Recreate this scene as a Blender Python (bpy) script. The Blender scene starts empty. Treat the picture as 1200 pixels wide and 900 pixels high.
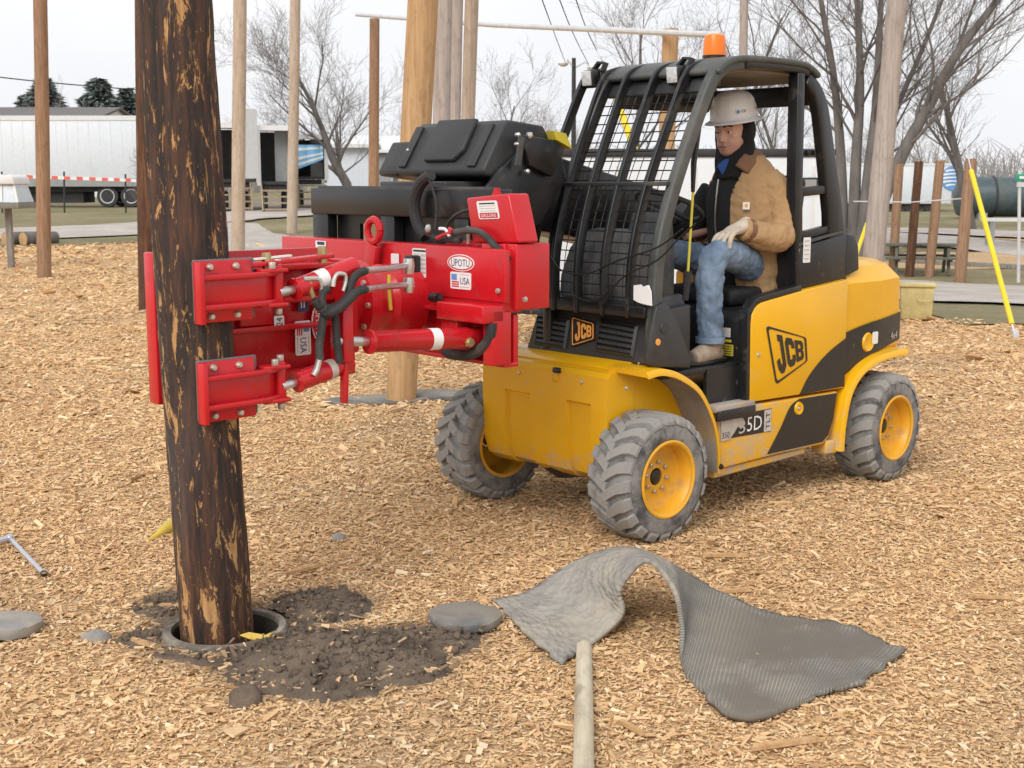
import bpy, bmesh, math, random
import numpy as np
from mathutils import Vector, Matrix, Euler, noise as mnoise

random.seed(11); RNG = np.random.default_rng(11)
SC = bpy.context.scene
COL = SC.collection
R_ = math.radians

# ------------------------------------------------------------------ camera
CAM_H, FPX, PITCH = 1.62, 1526.5, 0.1560
cd = bpy.data.cameras.new('camera'); cam = bpy.data.objects.new('camera', cd); COL.objects.link(cam)
cam.location = (0, 0, CAM_H); cam.rotation_euler = (math.pi/2 - PITCH, 0, 0)
cd.sensor_width = 36; cd.lens = FPX/1200*36; cd.clip_start = .05; cd.clip_end = 3000
cd.dof.use_dof = True; cd.dof.focus_distance = 5.4; cd.dof.aperture_fstop = 10.
SC.camera = cam
# ------------------------------------------------------------------ sky, sun, exposure
SUN_EL, SUN_AZ = R_(40), R_(205)          # high soft sun behind a cloud layer
w = bpy.data.worlds.new('World'); SC.world = w; w.use_nodes = True
nt = w.node_tree; nt.nodes.clear()
def wn(t): return nt.nodes.new(t)
wo = wn('ShaderNodeOutputWorld'); bg = wn('ShaderNodeBackground'); bg.inputs[1].default_value = 0.104
sky = wn('ShaderNodeTexSky'); sky.sky_type = 'NISHITA'; sky.sun_disc = False
sky.sun_elevation = SUN_EL; sky.sun_rotation = SUN_AZ; sky.air_density = 1.2; sky.dust_density = 6; sky.ozone_density = 1
hs = wn('ShaderNodeHueSaturation'); hs.inputs['Saturation'].default_value = .25; hs.inputs['Value'].default_value = .55
tc = wn('ShaderNodeTexCoord'); mp = wn('ShaderNodeMapping'); mp.inputs['Scale'].default_value = (1.2, 1.2, 3.0)
nz = wn('ShaderNodeTexNoise'); nz.inputs['Scale'].default_value = 1.6; nz.inputs['Detail'].default_value = 5
cr = wn('ShaderNodeValToRGB'); cr.color_ramp.elements[0].color = (6.7, 6.8, 7.1, 1); cr.color_ramp.elements[1].color = (7.8, 7.8, 7.9, 1)
cr.color_ramp.elements[0].position = .3; cr.color_ramp.elements[1].position = .7
mx = wn('ShaderNodeMix'); mx.data_type = 'RGBA'; mx.inputs[0].default_value = .88
L = nt.links.new
L(sky.outputs[0], hs.inputs['Color']); L(tc.outputs['Generated'], mp.inputs[0]); L(mp.outputs[0], nz.inputs['Vector']); L(nz.outputs[0], cr.inputs[0])
L(hs.outputs[0], mx.inputs[6]); L(cr.outputs[0], mx.inputs[7]); L(mx.outputs[2], bg.inputs[0]); L(bg.outputs[0], wo.inputs[0])
sd = bpy.data.lights.new('sun', 'SUN'); sd.energy = 1.5; sd.angle = R_(35); sd.color = (1, .965, .92)
so = bpy.data.objects.new('sun', sd); COL.objects.link(so)
# light comes from behind the camera, a little from the left
so.rotation_euler = (R_(50), 0, R_(-25))
SC.view_settings.view_transform = 'Standard'; SC.view_settings.look = 'None'
SC.view_settings.exposure = 0.50; SC.view_settings.gamma = 1.0; SC.view_settings.use_curve_mapping = False
SC.render.engine = 'CYCLES'; SC.cycles.use_denoising = True
SC.cycles.max_bounces = 6; SC.cycles.diffuse_bounces = 3; SC.cycles.glossy_bounces = 3; SC.cycles.transparent_max_bounces = 8

# ------------------------------------------------------------------ placing helpers
def sst(t): t = max(0., min(1., t)); return t*t*(3-2*t)
def zt(x, y):
    """height of the land: level yard, a gentle rise to the left at the back, a shallow dip to the right"""
    return .37*sst((y-22)/34)*sst((14-x)/14) - .42*math.exp(-(((x-9.5)/6.5)**2+((y-27)/7.5)**2))
_cp, _sp = math.cos(PITCH), math.sin(PITCH)
def ray(px, py):
    u, v = (px-600)/FPX, -(py-450)/FPX
    return Vector((u, _cp+v*_sp, -_sp+v*_cp))
def DP(px, py, d):
    r = ray(px, py); return Vector((0, 0, CAM_H)) + r*(d/r.y)
def GP(px, py, dz=0.):
    r = ray(px, py); k = .5
    lo, hi = 0.5, 4000.
    f = lambda k: CAM_H + r.z*k - zt(r.x*k, r.y*k) - dz
    if f(hi) > 0: hi = 4000
    for _ in range(60):
        m = (lo+hi)/2
        if f(m) > 0: lo = m
        else: hi = m
    return Vector((0, 0, CAM_H)) + r*hi
def mpp(d): return d/FPX      # metres for a pixel of the photograph at a depth

# ------------------------------------------------------------------ mesh builder
class MB:
    def __init__(s): s.v = []; s.f = []; s.m = []
    def add(s, vs, fs, mi=0):
        o = len(s.v); s.v += [tuple(p) for p in vs]; s.f += [tuple(i+o for i in f) for f in fs]; s.m += [mi]*len(fs); return s
    def box(s, c, d, rot=None, mi=0, taper=1.):
        vs = []
        for z in (-1, 1):
            k = taper if z > 0 else 1
            for x, y in ((-1, -1), (1, -1), (1, 1), (-1, 1)):
                p = Vector((x*d[0]/2*k, y*d[1]/2*k, z*d[2]/2))
                if rot is not None: p = rot @ p
                vs.append(p+Vector(c))
        return s.add(vs, [(0, 3, 2, 1), (4, 5, 6, 7), (0, 1, 5, 4), (1, 2, 6, 5), (2, 3, 7, 6), (3, 0, 4, 7)], mi)
    def hexa(s, p, mi=0):       # eight corners: bottom loop of four, top loop of four
        return s.add(p, [(0, 3, 2, 1), (4, 5, 6, 7), (0, 1, 5, 4), (1, 2, 6, 5), (2, 3, 7, 6), (3, 0, 4, 7)], mi)
    def prism(s, poly, ax, a, b, mi=0, poly2=None):
        def P(p, t): return {'x': (t, p[0], p[1]), 'y': (p[0], t, p[1]), 'z': (p[0], p[1], t)}[ax]
        n = len(poly); q = poly2 or poly
        vs = [P(p, a) for p in poly]+[P(p, b) for p in q]
        fs = [tuple(range(n-1, -1, -1)), tuple(range(n, 2*n))]+[(i, (i+1) % n, n+(i+1) % n, n+i) for i in range(n)]
        return s.add(vs, fs, mi)
    def tube(s, pts, r, n=10, cap=True, mi=0, flat=None, upv=None):
        pts = [Vector(p) for p in pts]; m = len(pts)
        rr = r if isinstance(r, (list, tuple)) else [r]*m
        T = []
        for i in range(m):
            a = pts[max(0, i-1)]; b = pts[min(m-1, i+1)]; t = (b-a)
            T.append(t.normalized() if t.length > 1e-9 else Vector((0, 0, 1)))
        u = Vector(upv) if upv is not None else (Vector((0, 0, 1)) if abs(T[0].z) < .9 else Vector((1, 0, 0)))
        vs = []; fs = []
        for i in range(m):
            u = (u-T[i]*u.dot(T[i])); u = u.normalized() if u.length > 1e-6 else T[i].orthogonal().normalized()
            w_ = T[i].cross(u)
            ra, rb = rr[i] if isinstance(rr[i], (list, tuple)) else (rr[i], rr[i]*(flat or 1))
            for k in range(n):
                t = 2*math.pi*k/n
                vs.append(pts[i]+u*(ra*math.cos(t))+w_*(rb*math.sin(t)))
        for i in range(m-1):
            for k in range(n):
                a = i*n+k; b = i*n+(k+1) % n; fs.append((a, b, b+n, a+n))
        if cap: fs += [tuple(range(n-1, -1, -1)), tuple((m-1)*n+k for k in range(n))]
        return s.add(vs, fs, mi)
    def bar(s, pts, wd, th, side, mi=0):
        """rectangular section swept along pts; side = direction of the width"""
        pts = [Vector(p) for p in pts]; m = len(pts); sd_ = Vector(side).normalized(); vs = []; fs = []
        for i in range(m):
            t = (pts[min(m-1, i+1)]-pts[max(0, i-1)]).normalized()
            u = (sd_-t*sd_.dot(t)).normalized(); n_ = t.cross(u)
            for a, b in ((-1, -1), (1, -1), (1, 1), (-1, 1)): vs.append(pts[i]+u*(a*wd/2)+n_*(b*th/2))
        for i in range(m-1):
            for k in range(4):
                a = i*4+k; b = i*4+(k+1) % 4; fs.append((a, b, b+4, a+4))
        fs += [(3, 2, 1, 0), tuple((m-1)*4+k for k in range(4))]
        return s.add(vs, fs, mi)
    def lathe(s, prof, ax='z', n=32, c=(0, 0, 0), mi=0, closed=False, cap=True):
        vs = []; fs = []; m = len(prof)
        for r, h in prof:
            for k in range(n):
                t = 2*math.pi*k/n; a, b = r*math.cos(t), r*math.sin(t)
                p = {'z': (a, b, h), 'y': (a, h, b), 'x': (h, a, b)}[ax]
                vs.append((p[0]+c[0], p[1]+c[1], p[2]+c[2]))
        for i in range(m-1 if not closed else m):
            for k in range(n):
                a = i*n+k; b = i*n+(k+1) % n; j = ((i+1) % m)*n
                fs.append((a, b, j+(k+1) % n, j+k))
        if not closed and cap:
            if prof[0][0] > 1e-6: fs.append(tuple(range(n-1, -1, -1)))
            if prof[-1][0] > 1e-6: fs.append(tuple((m-1)*n+k for k in range(n)))
        return s.add(vs, fs, mi)
    def ell(s, c, r, rot=None, n=16, mi=0):
        vs = []; fs = []; m = n//2
        r = (r, r, r) if not isinstance(r, (tuple, list)) else r
        for i in range(m+1):
            ph = math.pi*i/m
            for k in range(n):
                t = 2*math.pi*k/n
                p = Vector((r[0]*math.sin(ph)*math.cos(t), r[1]*math.sin(ph)*math.sin(t), r[2]*math.cos(ph)))
                if rot is not None: p = rot @ p
                vs.append(p+Vector(c))
        for i in range(m):
            for k in range(n):
                a = i*n+k; b = i*n+(k+1) % n; fs.append((a, a+n, b+n, b))
        return s.add(vs, fs, mi)
    def xf(s, M, start=0):
        s.v = s.v[:start]+[tuple(M @ Vector(p)) for p in s.v[start:]]; return s
    def mesh(s, name, mats, angle=35, merge=1e-5):
        me = bpy.data.meshes.new(name); me.from_pydata(s.v, [], s.f)
        for m_ in (mats if isinstance(mats, (list, tuple)) else [mats]): me.materials.append(m_)
        if any(s.m): me.polygons.foreach_set('material_index', s.m)
        bm = bmesh.new(); bm.from_mesh(me)
        if merge: bmesh.ops.remove_doubles(bm, verts=bm.verts, dist=merge)
        bmesh.ops.recalc_face_normals(bm, faces=bm.faces)
        for f in bm.faces: f.smooth = True
        lim = R_(angle)
        for e in bm.edges:
            e.smooth = (len(e.link_faces) == 2 and e.calc_face_angle(0) < lim)
        bm.to_mesh(me); bm.free(); return me
    def build(s, name, mats, parent=None, angle=35, bevel=0, merge=1e-5, seg=2):
        me = s.mesh(name, mats, angle, merge); o = bpy.data.objects.new(name, me); COL.objects.link(o)
        if parent is not None: o.parent = parent
        if bevel:
            b = o.modifiers.new('bevel', 'BEVEL'); b.width = bevel; b.segments = seg; b.limit_method = 'ANGLE'; b.angle_limit = R_(40)
            for e in me.edges: e.use_edge_sharp = False
        return o

def tag(o, label=None, cat=None, group=None, kind=None):
    if label: o['label'] = label
    if cat: o['category'] = cat
    if group: o['group'] = group
    if kind: o['kind'] = kind
    return o
def empty(name, loc=(0, 0, 0), rz=0., label=None, cat=None, group=None):
    o = bpy.data.objects.new(name, None); COL.objects.link(o); o.location = loc; o.rotation_euler = (0, 0, rz)
    o.empty_display_size = .1
    return tag(o, label, cat, group)
def share(name, me, parent, loc=(0, 0, 0), rot=(0, 0, 0), scale=(1, 1, 1)):
    o = bpy.data.objects.new(name, me); COL.objects.link(o); o.parent = parent
    o.location = loc; o.rotation_euler = rot; o.scale = scale; return o
def spline(pts, n):
    """Catmull-Rom through pts (lists of any length), n samples per span"""
    P = [np.array(p, float) for p in pts]; P = [2*P[0]-P[1]]+P+[2*P[-1]-P[-2]]; out = []
    for i in range(1, len(P)-2):
        for k in range(n):
            t = k/n; a, b, c, d = P[i-1:i+3]
            out.append(.5*((2*b)+(c-a)*t+(2*a-5*b+4*c-d)*t*t+(3*b-a-3*c+d)*t**3))
    out.append(P[-2]); return [tuple(p) for p in out]

# ------------------------------------------------------------------ materials
class NT:
    def __init__(s, name):
        s.m = bpy.data.materials.new(name); s.m.use_nodes = True; s.t = s.m.node_tree; s.t.nodes.clear()
        s.out = s.n('ShaderNodeOutputMaterial'); s.b = s.n('ShaderNodeBsdfPrincipled'); s.l(s.b.outputs[0], s.out.inputs[0])
        s.tc = s.n('ShaderNodeTexCoord')
    def n(s, t): return s.t.nodes.new(t)
    def l(s, a, b): s.t.links.new(a, b)
    def noise(s, scale=5, detail=4, rough=.55, sc=(1, 1, 1), co='Object', dist=0, loc=(0, 0, 0)):
        mp = s.n('ShaderNodeMapping'); mp.inputs['Scale'].default_value = sc; mp.inputs['Location'].default_value = loc; s.l(s.tc.outputs[co], mp.inputs[0])
        z = s.n('ShaderNodeTexNoise'); z.inputs['Scale'].default_value = scale; z.inputs['Detail'].default_value = detail
        z.inputs['Roughness'].default_value = rough; z.inputs['Distortion'].default_value = dist; s.l(mp.outputs[0], z.inputs['Vector']); return z.outputs[0]
    def ramp(s, fac, stops):
        r = s.n('ShaderNodeValToRGB'); e = r.color_ramp.elements
        while len(e) < len(stops): e.new(.5)
        for i, (p, c) in enumerate(stops):
            e[i].position = p; e[i].color = (c, c, c, 1) if not isinstance(c, tuple) else (*c, 1)
        s.l(fac, r.inputs[0]); return r.outputs[0]
    def mix(s, fac, a, b, mode='MIX'):
        m = s.n('ShaderNodeMix'); m.data_type = 'RGBA'; m.blend_type = mode
        for sock, v in ((m.inputs[0], fac), (m.inputs[6], a), (m.inputs[7], b)):
            if isinstance(v, (int, float)): sock.default_value = v if sock == m.inputs[0] else (v, v, v, 1)
            elif isinstance(v, tuple): sock.default_value = (*v, 1)
            else: s.l(v, sock)
        return m.outputs[2]
    def math(s, op, a, b=0.):
        m = s.n('ShaderNodeMath'); m.operation = op
        for sock, v in ((m.inputs[0], a), (m.inputs[1], b)):
            if isinstance(v, (int, float)): sock.default_value = v
            else: s.l(v, sock)
        return m.outputs[0]
    def color(s, c):
        if isinstance(c, tuple): s.b.inputs['Base Color'].default_value = (*c, 1)
        else: s.l(c, s.b.inputs['Base Color'])
    def rough(s, r):
        if isinstance(r, (int, float)): s.b.inputs['Roughness'].default_value = r
        else: s.l(r, s.b.inputs['Roughness'])
    def bump(s, h, strength=.4, dist=.01):
        b = s.n('ShaderNodeBump'); b.inputs['Strength'].default_value = strength; b.inputs['Distance'].default_value = dist
        s.l(h, b.inputs['Height']); s.l(b.outputs[0], s.b.inputs['Normal'])
    def sep(s, co='Object'):
        x = s.n('ShaderNodeSeparateXYZ'); s.l(s.tc.outputs[co], x.inputs[0]); return x.outputs
def paint(name, c, rough=.4, var=.12, dirt=None, damt=.25, dscale=3., bump=.0, metal=0., vscale=6., bscale=60., sc=(1, 1, 1), spec=.5, dsoft=.10, low=None):
    m = NT(name); v = m.noise(vscale, 4, sc=sc)
    lo = tuple(max(0, x*(1-var)) for x in c); hi = tuple(min(1, x*(1+var)) for x in c)
    col = m.ramp(v, [(.3, lo), (.7, hi)])
    rg = rough
    if dirt:
        d = m.noise(dscale, 8, .65, loc=(3, 7, 1)); th = .75-damt*.55
        k = m.ramp(d, [(th-dsoft, 0.), (th+dsoft, 1.)]); k = m.math('MULTIPLY', k, .85)
        if low:      # mud splashed up from the ground, thinning out with height
            z = m.sep()[2]; sp = m.noise(13, 9, .72, loc=(1, 4, 6)); kz = m.ramp(m.math('DIVIDE', z, low), [(.25, 1.), (1., 0.)])
            k = m.math('MAXIMUM', k, m.math('MULTIPLY', m.ramp(m.math('ADD', sp, m.math('MULTIPLY', kz, .16)), [(.60, 0.), (.66, 1.)]), m.math('MULTIPLY', kz, .9)))
        col = m.mix(k, col, dirt); rg = m.math('ADD', m.math('MULTIPLY', k, .9-rough), rough)
    if isinstance(rg, (int, float)) and rg < .6: rg = m.ramp(m.noise(9, 6, .7, loc=(6, 6, 2)), [(.3, rg*.75), (.7, min(1., rg*1.55))])
    m.color(col); m.rough(rg); m.b.inputs['Metallic'].default_value = metal
    m.b.inputs['Specular IOR Level'].default_value = spec
    if bump: m.bump(m.noise(bscale, 5, sc=sc), bump, .004)
    return m.m
# ================================================================== materials of the setting
def mulch_material():
    m = NT('mulch'); big = m.noise(.7, 5, loc=(5, 2, 0)); mid = m.noise(9, 6, .7); fine = m.noise(70, 4, .7)
    vo = m.n('ShaderNodeTexVoronoi'); vo.inputs['Scale'].default_value = 42; mp = m.n('ShaderNodeMapping'); mp.inputs['Scale'].default_value = (1, 1.6, 1)
    m.l(m.tc.outputs['Object'], mp.inputs[0]); m.l(mp.outputs[0], vo.inputs['Vector'])
    sx = m.n('ShaderNodeSeparateXYZ'); m.l(vo.outputs['Color'], sx.inputs[0])
    chip = m.ramp(sx.outputs[0], [(.0, (.26, .15, .075)), (.25, (.44, .275, .14)), (.6, (.66, .43, .205)), (.85, (.77, .55, .29)), (1., (.85, .69, .45))])
    c2 = m.ramp(mid, [(.3, (.46, .285, .145)), (.7, (.72, .49, .28))])
    col = m.mix(.45, chip, c2); col = m.mix(m.ramp(big, [(.40, .0), (.62, .35)]), col, (.34, .24, .15))
    m.color(col); m.rough(.95)
    m.bump(m.mix(.5, fine, vo.outputs['Distance']), .9, .02); return m.m
def grass_material():
    m = NT('lawn'); a = m.noise(.25, 5, .6); b = m.noise(3, 6, .7); c = m.noise(40, 3, .7)
    col = m.ramp(a, [(.32, (.23, .20, .095)), (.5, (.33, .28, .15)), (.68, (.45, .36, .22))])
    col = m.mix(m.ramp(b, [(.35, 0.), (.7, .6)]), col, (.15, .145, .06)); col = m.mix(m.ramp(c, [(.35, .5), (.6, 0.)]), col, (.10, .085, .045)); m.color(col); m.rough(1.); m.bump(c, .8, .05); return m.m
def gravel_material():
    m = NT('gravel'); a = m.noise(.8, 5, .6); b = m.noise(22, 5, .7)
    col = m.ramp(a, [(.3, (.36, .32, .28)), (.7, (.55, .50, .46))]); col = m.mix(m.ramp(b, [(.4, 0.), (.75, .5)]), col, (.25, .22, .18))
    m.color(col); m.rough(1.); m.bump(b, .5, .02); return m.m
def soil_material():
    m = NT('soil'); a = m.noise(6, 6, .65); b = m.noise(60, 5, .7)
    col = m.ramp(a, [(.3, (.100, .074, .054)), (.7, (.225, .170, .124))]); col = m.mix(m.ramp(b, [(.55, 0.), (.85, .5)]), col, (.14, .11, .085))
    m.color(col); m.rough(1.); m.bump(b, .9, .012); return m.m
M = {}
M['mulch'] = mulch_material(); M['lawn'] = grass_material(); M['gravel'] = gravel_material(); M['soil'] = soil_material()
M['mud'] = paint('mud', (.20, .165, .125), .95, .3, bump=.5, vscale=3)

# ================================================================== ground: one sheet with the real hole round the clamped pole
HOLE = Vector((-1.032, 4.501)); HOLE_R = .200
def micro(x, y):
    d = math.hypot(x, y-6)
    k = max(0., 1-d/18)
    return k*(.028*mnoise.noise((x*1.1, y*1.1, 3))+.012*mnoise.noise((x*4, y*4, 9)))
def gz(x, y):
    e = math.hypot(x-HOLE.x, y-HOLE.y); k = sst((e-.2)/.35)
    return zt(x, y)+k*micro(x, y)
def make_ground():
    n = 256; vs = []; fs = []; rads = [HOLE_R]; q = 2*math.pi/n
    while rads[-1] < 1500: rads.append(rads[-1]*(1+q*(1.0 if rads[-1] < 30 else 2.4)))
    for r in rads:
        for k in range(n):
            t = q*k; x = HOLE.x+r*math.cos(t); y = HOLE.y+r*math.sin(t); vs.append((x, y, gz(x, y)))
    for i in range(len(rads)-1):
        for k in range(n):
            a = i*n+k; b = i*n+(k+1) % n; fs.append((a, b, b+n, a+n))
    me = bpy.data.meshes.new('ground'); me.from_pydata(vs, [], fs); me.materials.append(M['mulch'])
    me.polygons.foreach_set('use_smooth', [True]*len(fs))
    o = bpy.data.objects.new('ground', me); COL.objects.link(o); tag(o, kind='structure'); return o
make_ground()

def sheet(name, near, far, mat, dz, nu=60, nv=24, kind='structure', fade=True, wob=.0):
    """strip of ground cover between two polylines of world (x, y) points, draped on the land"""
    def res(p, n):
        p = [Vector((q[0], q[1])) for q in p]; Ls = [0]
        for a, b in zip(p, p[1:]): Ls.append(Ls[-1]+(b-a).length)
        out = []
        for i in range(n+1):
            t = Ls[-1]*i/n; j = 0
            while j < len(p)-2 and Ls[j+1] < t: j += 1
            s_ = (t-Ls[j])/max(1e-9, Ls[j+1]-Ls[j]); out.append(p[j].lerp(p[j+1], s_))
        return out
    A, B = res(near, nu), res(far, nu); vs = []; fs = []
    for i in range(nu+1):
        for j in range(nv+1):
            t = j/nv; t = t if not fade else t**1.6
            p = A[i].lerp(B[i], t)
            e = wob*(1 if j == 0 or j == nv else 0)
            x = p.x+e*mnoise.noise((p.x*.9, p.y*.9, 1.5)); y = p.y+2*e*mnoise.noise((p.x*.9, p.y*.9, 7.5))
            vs.append((x, y, gz(x, y)+dz))
    for i in range(nu):
        for j in range(nv):
            a = i*(nv+1)+j; fs.append((a, a+nv+1, a+nv+2, a+1))
    me = bpy.data.meshes.new(name); me.from_pydata(vs, [], fs); me.materials.append(mat); me.polygons.foreach_set('use_smooth', [True]*len(fs))
    o = bpy.data.objects.new(name, me); COL.objects.link(o); return tag(o, kind=kind)
def gl(*px): return [GP(*p).xy for p in px]
EDGE = gl((-260, 292), (0, 290), (170, 284), (330, 283), (500, 285), (700, 300), (1000, 348), (1100, 376), (1200, 384), (1420, 402))
FAR = [(-420, 900), (-250, 900), (-150, 900), (-60, 900), (20, 900), (120, 900), (260, 900), (420, 900), (520, 900), (620, 900)]
LAWN = sheet('lawn', EDGE, FAR, M['lawn'], .016, 160, 60, wob=.5)
for v in LAWN.data.vertices:
    pass
# gravel tracks
sheet('gravel_path', gl((-120, 284), (60, 281), (170, 277), (262, 303), (300, 304), (350, 302)), gl((-120, 274), (60, 268), (170, 262), (262, 258), (300, 266), (350, 284)), M['gravel'], .055, 60, 8, fade=False, wob=.35)
sheet('gravel_path', gl((235, 266), (262, 263), (330, 257), (420, 251), (620, 247)), gl((235, 253), (262, 250), (330, 247), (420, 243), (620, 240)), M['gravel'], .075, 50, 8, fade=False, wob=.3)
sheet('bare_earth', gl((225, 252), (262, 249), (330, 246), (420, 242), (520, 240)), gl((225, 240), (262, 237), (330, 233), (420, 229), (520, 229)), M['mud'], .06, 50, 8, fade=False, wob=.6)
sheet('gravel_road', gl((985, 352), (1090, 356), (1200, 360), (1420, 368)), gl((985, 328), (1090, 332), (1200, 338), (1420, 346)), M['gravel'], .05, 50, 8, fade=False, wob=.15)
sheet('mulch_bed', gl((1000, 316), (1100, 318), (1200, 316), (1420, 320)), gl((1000, 300), (1100, 298), (1200, 296), (1420, 299)), M['mulch'], .055, 50, 6, fade=False, wob=.15)
sheet('gravel_road', gl((960, 288), (1040, 288), (1120, 293), (1200, 303), (1420, 330)), gl((960, 276), (1040, 274), (1120, 279), (1200, 287), (1420, 306)), M['gravel'], .06, 50, 6, fade=False, wob=.2)
sheet('gravel_road', gl((960, 275), (1060, 274), (1130, 277), (1210, 281), (1420, 292)), gl((960, 270), (1060, 268), (1130, 270), (1210, 273), (1420, 280)), M['gravel'], .05, 50, 5, fade=False, wob=.2)

# ================================================================== loose earth round the hole
BLOBS = [(-.70, 4.24, .31), (-.45, 4.30, .26), (-.98, 4.48, .32), (-1.27, 4.78, .17), (-.72, 4.80, .20), (-.58, 4.06, .20), (-.25, 4.42, .16), (-1.32, 4.42, .09), (-.36, 4.16, .16)]
def soil_k(x, y):
    n = .35*mnoise.noise((x*5, y*5, 2))+.25*mnoise.noise((x*13, y*13, 4))
    return max((1-math.hypot(x-a, y-b)/r) for a, b, r in BLOBS)+n*.55
def make_soil():
    mb = MB(); n = 150; x0, x1, y0, y1 = -1.75, .05, 3.75, 5.15; idx = {}
    def h(x, y):
        s = soil_k(x, y); e = math.hypot(x-HOLE.x, y-HOLE.y)
        mound = .085*max(0, 1-math.hypot((x+.62)/.42, (y-4.2)/.3))+.02*max(0, 1-math.hypot((x+.78)/.3, (y-4.75)/.2))
        z = gz(x, y)+min(.018, .05*s-.004)+mound*min(1, max(0, s*2))
        if s > 0: z += .012*abs(mnoise.noise((x*18, y*18, 5)))*3*min(1, s*3)*.6+.008*mnoise.noise((x*45, y*45, 8))
        return z
    vs = []; fs = []
    for i in range(n+1):
        for j in range(n+1):
            x = x0+(x1-x0)*i/n; y = y0+(y1-y0)*j/n; e = math.hypot(x-HOLE.x, y-HOLE.y)
            if soil_k(x, y) > -.05 and e > .222: idx[i, j] = len(vs); vs.append((x, y, h(x, y)))
    for i in range(n):
        for j in range(n):
            k = [(i, j), (i+1, j), (i+1, j+1), (i, j+1)]
            if all(q in idx for q in k): fs.append(tuple(idx[q] for q in k))
    mb.add(vs, fs)
    rnd = random.Random(4); c = 0
    while c < 1900:
        x = rnd.uniform(x0, x1); y = rnd.uniform(y0, y1); s = soil_k(x, y)
        if s < .02 + rnd.random()*.35 or math.hypot(x-HOLE.x, y-HOLE.y) < .235: continue
        r = .003+.018*rnd.random()**3.5
        R0 = len(mb.v); mb.ell((0, 0, 0), (r, r*rnd.uniform(.6, 1), r*rnd.uniform(.5, .8)), n=6)
        rot = Euler((rnd.random()*6, rnd.random()*6, rnd.random()*6)).to_matrix()
        mb.v = mb.v[:R0]+[tuple(rot @ (Vector(p)*rnd.uniform(.8, 1.2))+Vector((x, y, h(x, y)+r*.2))) for p in mb.v[R0:]]
        c += 1
    o = mb.build('loose_soil', M['soil'], angle=50, merge=0); tag(o, 'dark crumbly earth heaped round the sleeve of the clamped pole', kind='stuff')
    o['category'] = 'soil'
make_soil()

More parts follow.
